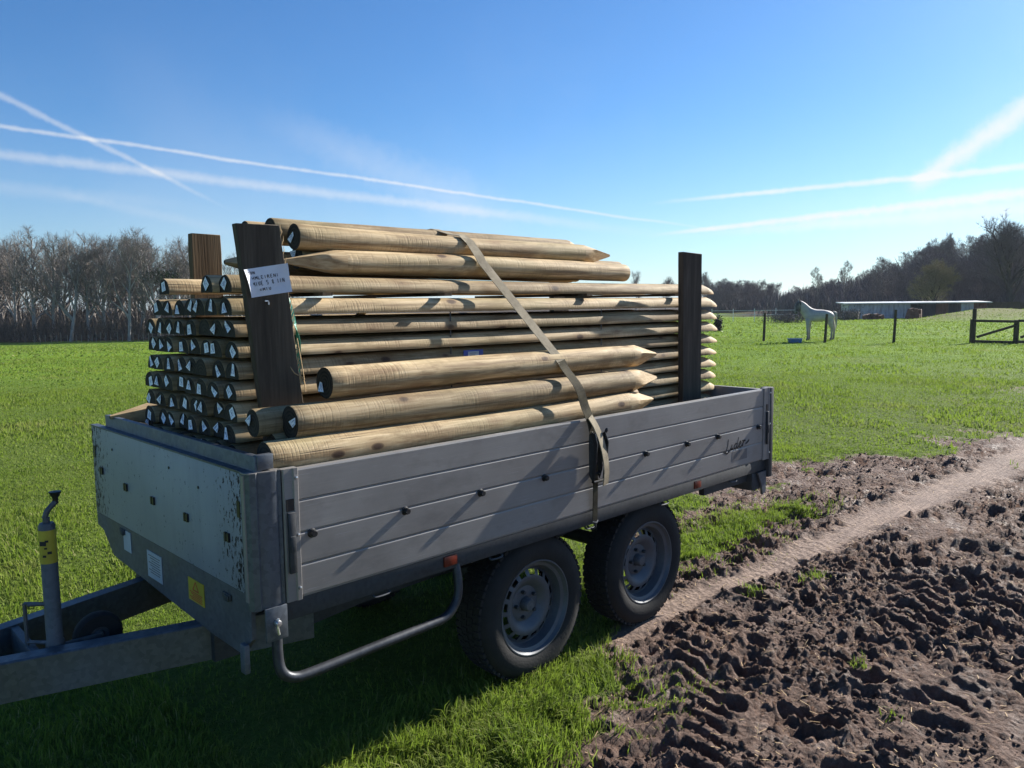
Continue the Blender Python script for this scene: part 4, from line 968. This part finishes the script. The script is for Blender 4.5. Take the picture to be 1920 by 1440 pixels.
# green twine hanging beside the board
g = G(); g.ribbon(curve([(.262, .288, 1.0), (.292, .286, .926), (.306, .280, .86), (.324, .280, .768), (.322, .284, .68), (.320, .286, .56)], 40), .014, .0012, [(math.cos(t*.22), -.35-.3*math.sin(t*.31), 0) for t in range(41)]); tag(g.obj('green_band', 'green_twine'), 'green plastic baling band hanging behind the leaning board', 'band')
# product tag on the stack
g = G(); g.box(1.082, 1.190, .3045, .3055, .652, .700); o = tag(g.obj('product_tag', 'blue_plastic'), 'small blue edged white tag fixed on the rails', 'tag')
g = G(); g.box(1.105, 1.165, .3030, .3040, .650, .694); g.obj('tag_paper', 'white_vinyl', o)
g = G()
for k in range(4): g.box(1.115, 1.150-.006*(k % 2), .3022, .3028, .686-.008*k, .688-.008*k)
g.obj('tag_print', 'grey_sticker', o)

# ------------------------------------------------------------------ ratchet strap
def strap():
    T = empty('ratchet_strap', (1.5, -.02, .3)); T.location = (0, 0, 0); tag(T, 'worn beige ratchet strap pulled diagonally over the timber', 'strap')
    p = [(1.05, 1.44, .40), (1.07, 1.25, .66), (1.09, .80, 1.06), (1.12, .700, 1.200), (1.14, .650, 1.206), (1.152, .56, 1.212), (1.175, .48, 1.186), (1.195, .435, 1.180), (1.210, .400, 1.150), (1.228, .362, 1.090), (1.24, .345, 1.04)]
    q = Vector((1.235, .352, 1.065)); e = Vector((1.448, .096, .640)); pts = [Vector(v) for v in p[:-1]]
    for i in range(8): pts.append(q.lerp(e, i/8))
    g = G(); g.ribbon(pts+[e], 0.052, .0022); g.obj('webbing', 'strap_webbing', T)
    g = G(); g.ribbon(curve([(1.447, .097, .645), (1.456, .082, .612), (1.468, .040, .56), (1.478, .018, .52), (1.492, .004, .455), (1.500, -.012, .412), (1.508, -.020, .38), (1.515, -.024, .34)], 30), 0.052, .0022); g.obj('webbing', 'shaded_webbing', T)  # stretch below the bend, its shade painted in by the darker webbing
    g = G(); c = curve([(1.498, -.018, .412), (1.515, -.036, .37), (1.532, -.052, .31), (1.548, -.060, .24), (1.560, -.058, .17), (1.562, -.050, .115)], 24); g.ribbon(c, .044, .004, [(1, .2, 0)]*len(c)); g.obj('loose_end', 'strap_webbing', T)
    g = G(); g.ribbon(curve([(1.528, -.022, .20), (1.532, -.020, .10), (1.535, -.016, .02), (1.538, -.012, -.05)], 10), .030, .0035); g.obj('webbing', 'shaded_webbing', T)
    R = G()
    for x in (1.502, 1.556): R.prism([(x_, z_) for x_, z_ in ((-.030, .345), (-.012, .356), (-.008, .30), (-.010, .16), (-.022, .14), (-.036, .18), (-.040, .30))], x, x+.0035)
    R.tube([(1.50, -.024, .30), (1.562, -.024, .30)], .011, 10); R.tube([(1.50, -.020, .165), (1.562, -.020, .165)], .006, 8); R = fixn(R.obj('ratchet', 'dark_chassis_steel', T, 30))
    g = G(); g.prism([(-.028, .335), (-.045, .345), (-.062, .30), (-.052, .20), (-.040, .13), (-.030, .13), (-.040, .22), (-.044, .29)], 1.566, 1.571); g.prism([(-.028, .335), (-.045, .345), (-.062, .30), (-.052, .20), (-.040, .13), (-.030, .13), (-.040, .22), (-.044, .29)], 1.494, 1.499); g.tube([(1.494, -.040, .135), (1.571, -.040, .135)], .007, 8); g.tube(curve([(1.571, -.05, .345), (1.575, -.045, .352), (1.580, -.03, .30), (1.590, -.03, .20), (1.592, -.028, .12)], 14), .006, 6); fixn(g.obj('ratchet_handle', 'black_plastic', R, 30))
    g = G(); g.tube(curve([(1.520, -.012, -.046), (1.538, -.018, -.052), (1.556, -.012, -.046)], 8), .004, 6); g.tube(curve([(1.538, -.014, -.05), (1.538, -.014, -.075), (1.538, .01, -.085), (1.538, .03, -.076)], 10), .0045, 6); g.obj('hook', 'tube_steel', T, 40)
strap()

# ------------------------------------------------------------------ trees
def tree_geo(seed, H, spread=.45, trunk_r=.22, levels=4, first=.22, up=.55, kids=(9, 6, 5), twig=.55, twn=6, tw=.022, leader=True):
    """bare tree; returns (trunk V,F) and (crown V,F) as arrays"""
    rs = random.Random(seed); TV = []; TF = []; CV = []; CF = []
    def seg(V, F, a, b, ra, rb, n):
        d = (b-a).normalized(); u = d.orthogonal().normalized(); w_ = d.cross(u); o = len(V)
        for p, r in ((a, ra), (b, rb)):
            for k in range(n): an = 2*math.pi*k/n; V.append(p+(u*math.cos(an)+w_*math.sin(an))*r)
        for k in range(n): F.append((o+k, o+(k+1) % n, o+n+(k+1) % n, o+n+k))
    def rnd(d, a):
        v = Vector((rs.gauss(0, 1), rs.gauss(0, 1), rs.gauss(0, 1))); return (d+v*a).normalized()
    def twigs(p, d, n, L):
        for _ in range(n):
            e = rnd(d, .55); e.z += .12; e.normalize(); l = L*rs.uniform(.5, 1.2); s = e.orthogonal().normalized()
            s = (s*math.cos(rs.uniform(0, 6.28))+e.cross(s)*math.sin(rs.uniform(0, 6.28))).normalized()*tw*.5
            m = p+e*l*.55; o = len(CV); tip = m+rnd(e, .25)*l*.5
            CV.extend([p-s, p+s, m+s*.6, m-s*.6]); CF.append((o, o+1, o+2, o+3))
            o = len(CV); CV.extend([m-s*.6, m+s*.6, tip+s*.15, tip-s*.15]); CF.append((o, o+1, o+2, o+3))
    def grow(p, d, L, r, lev):
        n = 5 if lev == 0 else 4 if lev < 2 else 3; V, F = (TV, TF) if lev <= 1 else (CV, CF)
        side = {0: 7, 1: 4}.get(lev, 3); q = p; dd = d; pts = []
        for i in range(n):
            dd = rnd(dd, .05 if lev == 0 else .13); dd.z += (.0 if lev == 0 else up*.10); dd.normalize(); q2 = q+dd*(L/n)
            ra = r*(1-.80*i/n); rb = r*(1-.80*(i+1)/n); seg(V, F, q, q2, max(ra, .008), max(rb, .006), side); pts.append((q, q2, dd.copy(), rb)); q = q2
        if lev >= levels-1:
            for (a, b, e, _) in pts: twigs(b, e, twn, twig)
            twigs(q, dd, twn, twig); return
        nk = kids[min(lev, len(kids)-1)]
        for k in range(nk):
            t = (first if lev == 0 else .22)+(1-(first if lev == 0 else .22))*(k+rs.random())/nk; t = min(t, .98); i = min(n-1, int(t*n)); a, b, e, rb = pts[i]; pos = a.lerp(b, t*n-i)
            az = rs.uniform(0, 6.28)+k*2.4; u = e.orthogonal().normalized(); w_ = e.cross(u); out = u*math.cos(az)+w_*math.sin(az)
            tilt = rs.uniform(.55, 1.0)*(1.15 if lev == 0 else 1.0)*(1-.35*t if lev == 0 else 1); nd = (e*math.cos(tilt)+out*math.sin(tilt)).normalized(); nd.z += up*.25; nd.normalize()
            ll = L*(spread*(1.25-.75*t) if lev == 0 else .62*(1.15-.5*t))*rs.uniform(.75, 1.15); grow(pos, nd, ll, r*(.60 if lev == 0 else .58)*(1.1-.5*t), lev+1)
        twigs(q, dd, twn, twig)
    grow(Vector((0, 0, -.3)), Vector((rs.uniform(-.06, .06), rs.uniform(-.06, .06), 1)).normalized(), H*.86 if leader else H*.5, trunk_r, 0)
    A = np.array([tuple(v) for v in TV]); B = np.array([tuple(v) for v in CV]); top = B[:, 2].max(); k = H/top
    return A*k, np.array(TF), B*k, np.array(CF)
def tree_proto(seed, H, bark, twm, **kw):
    a, f, b, g_ = tree_geo(seed, H, **kw)
    t = bigmesh('trunk', a, f, bark, smooth=True); c = bigmesh('crown', b, g_, twm)
    COL.objects.unlink(t); COL.objects.unlink(c)
    return dict(t=t.data, c=c.data, a=(a, f), b=(b, g_))
def plant_tree(pr, loc, s, rz, label, group, name='bare_tree', bark=None):
    e = empty(name, loc, rz); e.scale = (s[0], s[0], s[1]) if isinstance(s, tuple) else (s, s, s); tag(e, label, 'tree', group)
    for nm, me in (('trunk', pr['t']), ('crown', pr['c'])):
        o = bpy.data.objects.new(nm, me); COL.objects.link(o); o.parent = e
    return e
def wood_mass(name, plants, mats, label):
    """many trees too close together to tell apart, one object per material"""
    V = []; F = []; b = 0
    for (pr, loc, s, rz) in plants:
        c, sn = math.cos(rz), math.sin(rz)
        for (a, f) in (pr['a'], pr['b']):
            X = np.stack([a[:, 0]*c-a[:, 1]*sn, a[:, 0]*sn+a[:, 1]*c, a[:, 2]], 1)*s+np.array(loc); V.append(X); F.append(f+b); b += len(a)
    o = bigmesh(name, np.concatenate(V), np.concatenate(F), mats); tag(o, label, 'trees', kind='stuff'); return o
def brush(name, cells, n, hmax, mat, label, seed=1, wd=.05):
    """tangle of thin upright stems; cells: list of (x,y,z,spread)"""
    rs = np.random.RandomState(seed); c = np.array(cells)[rs.randint(0, len(cells), n)]
    b = c[:, :3]+np.stack([rs.randn(n)*c[:, 3], rs.randn(n)*c[:, 3], rs.uniform(-.2, .2, n)], 1); h = hmax*rs.beta(1.6, 2.2, n)+.3; a = rs.uniform(0, 6.28, n); ln = rs.uniform(.05, .75, n)
    z0 = rs.uniform(0, 1, n)**1.5*hmax*.45; b[:, 2] += z0; h = np.maximum(.4, h-z0*.7)
    t = b+np.stack([np.cos(a)*ln*h, np.sin(a)*ln*h, h], 1); sa = rs.uniform(0, 6.28, n); s = np.stack([np.cos(sa), np.sin(sa), np.zeros(n)], 1)*wd*.5*rs.uniform(.5, 1.6, n)[:, None]
    m = (b+t)*.5+rs.randn(n, 3)*.06; V = np.stack([b-s, b+s, m+s*.8, m-s*.8, t], 1).reshape(-1, 3); i = np.arange(n)*5
    F = np.concatenate([np.stack([i, i+1, i+2], 1), np.stack([i, i+2, i+3], 1), np.stack([i+3, i+2, i+4], 1)]); o = bigmesh(name, V, F, mat); tag(o, label, 'undergrowth', kind='stuff'); return o

PL = [tree_proto(100+i, 13, 'bark_grey', 'twigs_brown', spread=.42+.05*(i % 3), trunk_r=.26+.04*(i % 2), kids=(11, 6, 5), first=.22, up=.95, twig=.75, twn=2, tw=.027) for i in range(6)]
PD = [tree_proto(200+i, 11, 'bark_dark', 'twigs_dark', spread=.50, trunk_r=.20, kids=(10, 6, 5), first=.15, up=.7, twig=.75, twn=2, tw=.034) for i in range(4)]
POAK = tree_proto(301, 13, 'bark_dark', 'twigs_dark', spread=.78, trunk_r=.50, kids=(15, 8, 6), first=.12, up=.75, twig=.8, twn=6, tw=.028)
PRND = tree_proto(302, 9, 'bark_grey', 'twigs_brown', spread=.75, trunk_r=.22, kids=(14, 8, 5), first=.30, up=.35, twig=.6, twn=6, tw=.026)
POLV = tree_proto(303, 8, 'bark_dark', 'twigs_olive', spread=.80, trunk_r=.30, kids=(16, 9, 5), first=.08, up=.45, twig=.7, twn=7, tw=.034)
PSLM = tree_proto(304, 11, 'bark_pale', 'twigs_brown', spread=.30, trunk_r=.14, kids=(9, 5, 4), first=.35, up=.8, twig=.6, twn=4, tw=.026)
rt2 = random.Random(9)
# left wood: front row, counted from the left edge of the picture
tops = [(-70, 430), (-20, 440), (25, 428), (62, 418), (98, 432), (128, 424), (165, 428), (195, 436), (238, 420), (262, 426), (296, 432), (322, 440), (350, 452), (395, 455), (430, 470), (465, 478)]
names = ['first', 'second', 'third', 'fourth', 'fifth', 'sixth', 'seventh', 'eighth', 'ninth', 'tenth', 'eleventh', 'twelfth', 'thirteenth', 'fourteenth', 'fifteenth', 'sixteenth']
for i, (px, ty) in enumerate(tops):
    D = 91+rt2.uniform(-1.5, 4); g0 = gnd(px, D); top = at(px, D, ty)[2]; s = (top-g0.z)/13.0
    wd_ = s*(1.0 if i != 3 else 1.3)
    plant_tree(PL[i % 6], g0, (wd_*rt2.uniform(.85, 1.1), s), rt2.uniform(0, 6.28), f'tall bare tree in the front row of the left wood, {names[i]} counted from the left', 'bare trees along the left field edge')
back = []
for i in range(34):
    px = rt2.uniform(-160, 520); D = rt2.uniform(96, 118); g0 = gnd(px, D); top = at(px, D, rt2.uniform(436, 480)+max(0, px-300)*.12)[2]; back.append((PL[rt2.randrange(6)], g0, (top-g0.z)/13.0, rt2.uniform(0, 6.28)))
wood_mass('left_wood', back, 'twigs_brown', 'bare brown trees deeper in the left wood behind the front row')
brush('left_back_undergrowth', [(*gnd(px, D), 1.5) for px in range(-180, 560, 9) for D in (114, 119, 125)], 9000, 6.5, 'brush_brown', 'taller brown scrub at the back of the left wood', 13, .10)
cells = [(*gnd(px, D), 1.0) for px in range(-180, 560, 9) for D in (92, 95, 99, 104, 112)]
brush('left_undergrowth', cells, 20000, 3.4, 'brush_brown', 'tangled brown undergrowth at the foot of the left wood', 3, .07)
o = tag(empty('ivy_bush', gnd(305, 92)), 'small dark green ivy clump halfway up a tree at the right of the left wood', 'bush')
rs_ = np.random.RandomState(4); n = 1600; c = np.array([.0, .0, 7.4])+rs_.randn(n, 3)*np.array([1.0, 1.0, .55]); d = rs_.randn(n, 3)*.10; e = rs_.randn(n, 3)*.10; V = np.stack([c, c+d, c+e], 1).reshape(-1, 3); bigmesh('foliage', V, np.arange(n*3).reshape(-1, 3), 'ivy_green', parent=o)
# right wood on the rise
sky_line = [(1330, 528), (1360, 524), (1400, 522), (1440, 528), (1480, 536), (1510, 530), (1560, 520), (1600, 505), (1640, 492), (1680, 480), (1710, 462), (1740, 452), (1800, 446), (1850, 440), (1920, 430), (2100, 420)]
slx = [a for a, b in sky_line]; sly = [b for a, b in sky_line]
mass = []
for i in range(230):
    px = 1320+(rt2.random()**.85)*760; D = rt2.uniform(94, 150) if px > 1460 else rt2.uniform(128, 150); g0 = gnd(px, D)
    ty = np.interp(px, slx, sly)+rt2.uniform(0, 26) if D > 115 else np.interp(px, slx, sly)+rt2.uniform(18, 60)
    top = at(px, D, ty)[2]; h = top-g0.z
    if h < 2.5: h = 2.5
    mass.append((PD[rt2.randrange(4)], g0, min(1.7, h*1.10/11.0), rt2.uniform(0, 6.28)))
wood_mass('right_wood', mass, 'twigs_dark', 'dark bare trees covering the rising ground on the right')
cells = []
for px in range(1320, 2140, 8):
    for D in ((96, 102, 110, 118, 128, 140) if px > 1470 else (132, 140, 148)): cells.append((*gnd(px, D), 1.6))
brush('right_undergrowth', cells, 46000, 2.6, 'twigs_dark', 'dark undergrowth between the trees on the right rise', 5, .10)
def tree_at(pr, px, D, ty, H0, label, name='bare_tree', wk=1.0, group=None, rz=1.0):
    g0 = gnd(px, D); s = (at(px, D, ty)[2]-g0.z)/H0; return plant_tree(pr, g0, (s*wk, s), rz, label, group, name)
tree_at(POAK, 1893, 88, 388, 13, 'largest spreading bare oak at the right edge behind the shed', 'oak_tree', 1.0)
tree_at(PRND, 1770, 112, 432, 9, 'round crowned bare tree standing above the wood on the rise', 'bare_tree', .62, rz=2.0)
tree_at(POLV, 1755, 84, 482, 8, 'low broad tree with olive brown twigs behind the pale shed', 'bare_tree', .95, rz=.4)
tree_at(PSLM, 1531, 100, 498, 11, 'slender pale stemmed tree just right of the horse', 'bare_tree', .95, rz=.7)
tree_at(PSLM, 1583, 104, 486, 11, 'thin bare tree poking above the wood left of the shed', 'bare_tree', .9, rz=3.7)
tree_at(PSLM, 1648, 108, 478, 11, 'thin bare tree above the wood line over the shed roof', 'bare_tree', 1.1, rz=5.0)
tree_at(PL[1], 1193, 150, 505, 13, 'small distant bare tree at the blunt end of the upper posts', 'bare_tree', .8)
tree_at(PRND, 1248, 150, 516, 9, 'low distant bare tree left of the rear board stake', 'bare_tree', .7)
tree_at(PRND, 1322, 145, 506, 9, 'distant bare tree just right of the rear board stake', 'bare_tree', .7, rz=3)

# ------------------------------------------------------------------ background things
RV = Vector((math.cos(YAW), -math.sin(YAW), 0)); FV = Vector((math.sin(YAW), math.cos(YAW), 0))
def local(px, D): return gnd(px, D)
# shed
def shed():
    a = gnd(1592, 76); b = gnd(1850, 74); L = (b-a).length; ang = math.atan2(b.y-a.y, b.x-a.x)
    E = empty('long_shed', a, ang); tag(E, 'long low pale shed with a bright roof edge below the wood', 'shed'); E.location.z = a.z-.1
    zt = at(1700, 75, 567)[2]-E.location.z; H = zt-.12
    n = int(L/1.05); w_ = L/n; rs = random.Random(3)
    for i in range(n):
        g = G(); x0, x1 = i*w_+.01, (i+1)*w_-.01; dark = i in (5, 6, n-3); red = i in (7, 10)  # dark panels stand for open bays, their inner shade put into the colour
        pr = []
        k = 8
        for j in range(k+1):
            x = x0+(x1-x0)*j/k; pr.append((x, .025*(j % 2)-.0))
        pr += [(x1, .08), (x0, .08)]; g.prism(pr, 0, H+rs.uniform(-.03, .02), axis='z'); fixn(g.obj('wall_panel', 'shade_and_junk_dark' if dark else 'rusty_red' if red else 'corrugated_sheet', E))
    g = G(); g.box(-.5, L+.3, -.45, 3.2, 0, .09, M=Matrix.Translation((0, 0, H+.03))@Matrix.Rotation(.032, 4, 'X')); g.obj('roof', 'shed_roof', E)
    g = G(); g.box(0, .1, .08, 3.0, 0, H); g.box(L-.1, L, .08, 3.0, 0, H); g.box(0, L, 2.9, 3.0, 0, H); g.obj('wall', 'corrugated_sheet', E)
    return E, a, ang, H
SH = shed()
rj = random.Random(6)
for (px, D, w_, h_, m, lab, nm, cat) in ((1640, 72, 1.6, .55, 'rusty_red', 'rusty junk heap in front of the shed at its left part', 'junk_heap', 'junk'), (1712, 71, 1.1, 1.1, 'rusty_red', 'dark red machine parked against the middle of the shed', 'farm_machine', 'machine'), (1600, 73, 1.2, .8, 'shade_and_junk_dark', 'dark heap at the left end of the shed', 'junk_heap', 'junk')):
    p = gnd(px, D); E = empty(nm, p, math.atan2(RV.y, RV.x)); tag(E, lab, cat)
    for k in range(7):
        g = G(); x = rj.uniform(-w_/2, w_/2); s_ = rj.uniform(.15, .4); g.box(-s_, s_, -s_*.7, s_*.7, 0, h_*rj.uniform(.4, 1.0), bev=.03, M=Matrix.Translation((x, rj.uniform(-.3, .3), 0))@Matrix.Rotation(rj.uniform(-.3, .3), 4, 'Y')@Matrix.Rotation(rj.uniform(0, 3), 4, 'Z')); g.obj('lump', m, E)
# dark board fence to the right of the shed
def rail_run(name, label, cat, pts, posth, railz, mat, rr_=.05, pr_=.05, group=None):
    E = empty(name, pts[0]); tag(E, label, cat, group); o0 = Vector(pts[0])
    for p in pts:
        g = G(); q = Vector(p)-o0; g.tube([q-Vector((0, 0, .3)), q+Vector((0, 0, posth))], pr_, 8); g.obj('post', mat, E)
    for z in railz:
        for a, b in zip(pts[:-1], pts[1:]):
            g = G(); g.tube([Vector(a)-o0+Vector((0, 0, z)), Vector(b)-o0+Vector((0, 0, z))], rr_, 6); g.obj('rail', mat, E)
    return E
# dark close-boarded wall right of the shed
a = gnd(1852, 74); E = empty('board_wall', a, math.atan2(RV.y, RV.x)); tag(E, 'dark boarded wall running right from the shed', 'wall'); zt = at(1880, 74, 567)[2]-a.z
for k in range(26):
    g = G(); g.box(k*.62, k*.62+.58, 0, .05, -.2, zt*(1+.02*math.sin(k*2.1))); g.obj('board', 'fence_timber', E)
g = G(); g.box(-.1, 16.2, -.03, .10, zt+.01, zt+.05); g.obj('capping', 'fence_timber', E)
# white tape fence on the far side of the paddock
p1 = [gnd(px, D) for px, D in ((1335, 70), (1375, 68), (1415, 66), (1455, 64), (1495, 62))]
E = rail_run('tape_fence', 'electric tape fence with two white tapes beyond the paddock', 'fence', p1, 1.15, (.62, .98), 'tape_white', .022, .03)
# wire fence in front of the horse
def wire_fence():
    A = [(1433, 31.0), (1548, 29.2), (1678, 28.4)]; pts = [gnd(px, D) for px, D in A]; E = empty('wire_fence', pts[0]); tag(E, 'post and thin wire fence crossing in front of the horse', 'fence'); o0 = Vector(pts[0])
    lean = [(.03, 0), (.05, .0), (.035, 0)]
    hs = [1.13, 1.08, 1.22]
    for p, l, h in zip(pts, lean, hs):
        q = Vector(p)-o0; t = q+RV*l[0]*1.2+Vector((0, 0, h)); g = G(); g.tube([q-Vector((0, 0, .3)), t], [.055, .048], 10); g.obj('post', 'fence_timber', E, 40)
    ext = [Vector(gnd(1340, 33))]+[Vector(p) for p in pts]+[Vector(gnd(1824, 28.2))]
    for z in (.35, .7, 1.02):
        for a, b in zip(ext[:-1], ext[1:]):
            g = G(); m_ = (a+b)/2+Vector((0, 0, -.03)); g.tube([a-o0+Vector((0, 0, z)), m_-o0+Vector((0, 0, z)), b-o0+Vector((0, 0, z))], .0022, 4); g.obj('wire', 'galvanised_steel', E)
wire_fence()
# wooden fence panel at right
def panel():
    D = 28.0; a = gnd(1826, D); b = gnd(1908, D-.5); c = gnd(1995, D-1); o0 = Vector(a); E = empty('wooden_fence', a); tag(E, 'dark wooden fence section with sloping brace at the right edge', 'fence')
    def bar(p, q, th, dp, nm):
        p = Vector(p); q = Vector(q); d = (q-p); L = d.length; d.normalize(); n_ = FV; u = d.cross(n_).normalized(); n2 = u.cross(d)
        Mx = Matrix(((d.x, n2.x, u.x, p.x), (d.y, n2.y, u.y, p.y), (d.z, n2.z, u.z, p.z), (0, 0, 0, 1))); g = G(); g.box(0, L, -dp/2, dp/2, -th/2, th/2, M=Mx, bev=.006); g.obj(nm, 'fence_timber', E, 40)
    za = Vector((0, 0, 1)); h = .86
    q = [Vector(p)-o0 for p in (a, b, c)]
    bar(q[0]-za*.3, q[0]+za*h, .15, .12, 'post'); bar(q[0]+RV*.10-za*.3+FV*.10, q[0]+RV*.10+za*1.24+FV*.10, .10, .10, 'post')
    bar(q[1]-za*.3, q[1]+za*(h-.02), .13, .12, 'post'); bar(q[2]-za*.3, q[2]+za*(h-.02), .13, .12, 'post')
    for i in (0, 1):
        f_ = -FV*.085
        bar(q[i]+za*(h-.05)+f_, q[i+1]+za*(h-.08)+f_, .09, .04, 'rail'); bar(q[i]+za*.07+f_, q[i+1]+za*.04+f_, .10, .04, 'rail'); bar(q[i]+za*.22+f_+RV*.1, q[i+1]+za*.66+f_-RV*.05, .085, .04, 'brace')
panel()
# thin stakes at the foot of the left wood
ra = random.Random(12); p0 = gnd(60, 88); E = empty('stake_fence', p0); tag(E, 'line of thin pale stakes in front of the left wood', 'fence')
px = 60
while px < 520:
    p = gnd(px, 88.5)-p0; g = G(); h = ra.uniform(.8, 1.15); g.tube([p-Vector((0, 0, .2)), p+Vector((ra.uniform(-.04, .04), 0, h))], .035, 5); g.obj('stake', 'bark_pale', E); px += ra.uniform(7, 13)
# bush and dark shape behind the horse
def bush(px, D, w_, h_, n, label, mat='brush_brown', seed=0, name='bush'):
    p = gnd(px, D); E = empty(name, p); tag(E, label, 'bush'); rs = np.random.RandomState(seed)
    g = G()
    for k in range(5): g.tube([(0, 0, -.1), (rs.uniform(-.3, .3)*w_, rs.uniform(-.3, .3)*w_, h_*.7)], [.03, .01], 5)
    g.obj('stem', 'bark_dark', E)
    c = rs.randn(n, 3)*np.array([w_*.33, w_*.33, h_*.26])+np.array([0, 0, h_*.5]); c[:, 2] = np.abs(c[:, 2]); d = rs.randn(n, 3)*.06; e = rs.randn(n, 3)*.06
    bigmesh('foliage', np.stack([c, c+d, c+e], 1).reshape(-1, 3), np.arange(n*3).reshape(-1, 3), mat, parent=E)
bush(1478, 61, 2.4, .75, 2600, 'low dark bush behind the horse\'s muzzle', 'twigs_dark', 1)
bush(1585, 70, 2.2, 1.0, 2200, 'low dark bush between the horse and the shed', 'twigs_dark', 2)
bush(1347, 42, .24, .75, 900, 'dark shape just showing past the rear ends of the rails', 'black_plastic', 3)  # unidentified dark shape, built like a small bush
# feed tub
def tub():
    p = gnd(1492, 29.5); E = empty('feed_tub', p, math.atan2(RV.y, RV.x)); tag(E, 'small blue feed tub on the grass by the horse\'s front feet', 'tub')
    g = G(); g.prism([(-.20, 0), (.20, 0), (.235, .15), (-.235, .15)], -.14, .14, axis='y'); fixn(g.obj('body', 'tub_blue', E))
    g = G(); g.box(-.25, .25, -.16, -.135, .15, .172); g.box(-.25, .25, .135, .16, .15, .172); g.box(-.25, -.225, -.135, .135, .15, .172); g.box(.225, .25, -.135, .135, .15, .172); g.obj('rim', 'tape_white', E)
tub()
# horse
def horse():
    p = gnd(1536, 30.4); left = -RV; E = empty('horse', p, math.atan2(left.y, left.x)); tag(E, 'light grey horse with dark face standing in the paddock, facing left', 'horse'); E.scale = (.97, .97, .97)
    V = []; R = []; Eg = []
    def v(x, y, z, rx, ry=None, link=None):
        V.append((x, y, z)); R.append((rx, ry or rx)); 
        if link is not None: Eg.append((link, len(V)-1))
        return len(V)-1
    pel = v(-.40, 0, 1.09, .22, .24); loin = v(-.15, 0, 1.04, .23, .245, pel); bar = v(.12, 0, 1.02, .235, .26, loin); ch = v(.38, 0, 1.05, .21, .25, bar)
    nb = v(.53, 0, 1.20, .14, .23, ch); nm = v(.66, 0, 1.38, .11, .18, nb); po = v(.79, 0, 1.55, .08, .11, nm)
    h1 = v(.875, .02, 1.52, .095, .11, po); h2 = v(.92, .04, 1.33, .08, .10, h1); h3 = v(.94, .06, 1.19, .06, .07, h2); h4 = v(.945, .065, 1.10, .055, .062, h3)
    ru = v(-.56, 0, 1.02, .14, .16, pel)
    for s in (-1, 1):
        dx = .05*s
        dx = .085*s; a = v(.40+dx, .13*s, .86, .11, .13, ch); b = v(.40+dx, .13*s, .66, .062, .07, a); c = v(.41+dx, .13*s, .46, .045, .05, b); d = v(.40+dx, .13*s, .28, .030, .034, c); e = v(.40+dx, .13*s, .12, .036, .036, d); f = v(.43+dx, .13*s, .03, .048, .05, e)
        dx = .10*s; a = v(-.47+dx*.5, .13*s, .88, .15, .19, pel); b = v(-.50+dx, .13*s, .72, .085, .11, a); c = v(-.60+dx, .13*s, .50, .048, .055, b); d = v(-.58+dx, .13*s, .30, .032, .036, c); e = v(-.57+dx, .13*s, .12, .036, .036, d); f = v(-.53+dx, .13*s, .03, .048, .05, e)
    me = bpy.data.meshes.new('body'); me.from_pydata(V, Eg, []); me.materials.append(MATS['grey_horse_coat']); o = bpy.data.objects.new('body', me); COL.objects.link(o); o.parent = E
    m = o.modifiers.new('skin', 'SKIN'); 
    for i, r in enumerate(R): k_ = 1.32 if i < 4 or i == 11 else 1.22 if i < 7 else 1.12; me.skin_vertices[0].data[i].radius = (r[0]*k_, r[1]*k_)
    me.skin_vertices[0].data[0].use_root = True; m.use_smooth_shade = True; m.branch_smoothing = .6
    s_ = o.modifiers.new('sub', 'SUBSURF'); s_.levels = 2; s_.render_levels = 2
    for s in (-1, 1):
        g = G(); g.lathe([(.022, 0), (.026, .03), (.018, .07), (.001, .11)], (0, 0, 0), 'z', 8); q = g.obj('ear', 'grey_horse_coat', E, 50); q.location = (.83, .05*s, 1.62); q.rotation_euler = (-.2*s, .15, 0)
    g = G(); g.tube(curve([(-.56, 0, 1.17), (-.67, 0, 1.10), (-.70, 0, .82), (-.70, .02, .50)], 12), [.03, .04, .05, .055, .06, .06, .055, .05, .045, .04, .03, .02, .01], 8); g.obj('tail', 'grey_horse_coat', E, 50)
    g = G(); rs = random.Random(3)
    for k in range(60):
        t = k/60; x = .84-.36*t; z = 1.66-.33*t; s = rs.choice((-1, 1)); g.tube([(x, .01*s, z), (x-.02, .05*s, z-.06), (x-.03, .08*s, z-.12*rs.uniform(.7, 1.2))], [.010, .009, .002], 4)
    g.obj('mane', 'tape_white', E)
horse()
hz = bpy.data.materials.new('air'); hz.use_nodes = True; nt = hz.node_tree; nt.nodes.clear(); o_ = nt.nodes.new('ShaderNodeOutputMaterial'); pv = nt.nodes.new('ShaderNodeVolumePrincipled'); nt.links.new(pv.outputs[0], o_.inputs['Volume'])
pv.inputs['Density'].default_value = 0.00022; pv.inputs['Color'].default_value = (.80, .88, 1.0, 1); pv.inputs['Anisotropy'].default_value = 0.2; MATS['air'] = hz
g = G(); g.box(-1700, 2600, -1700, 2600, -6, 34); tag(g.obj('haze', 'air'), 'thin pale haze in the air over the fields', kind='stuff')
print('objects', len(bpy.data.objects))
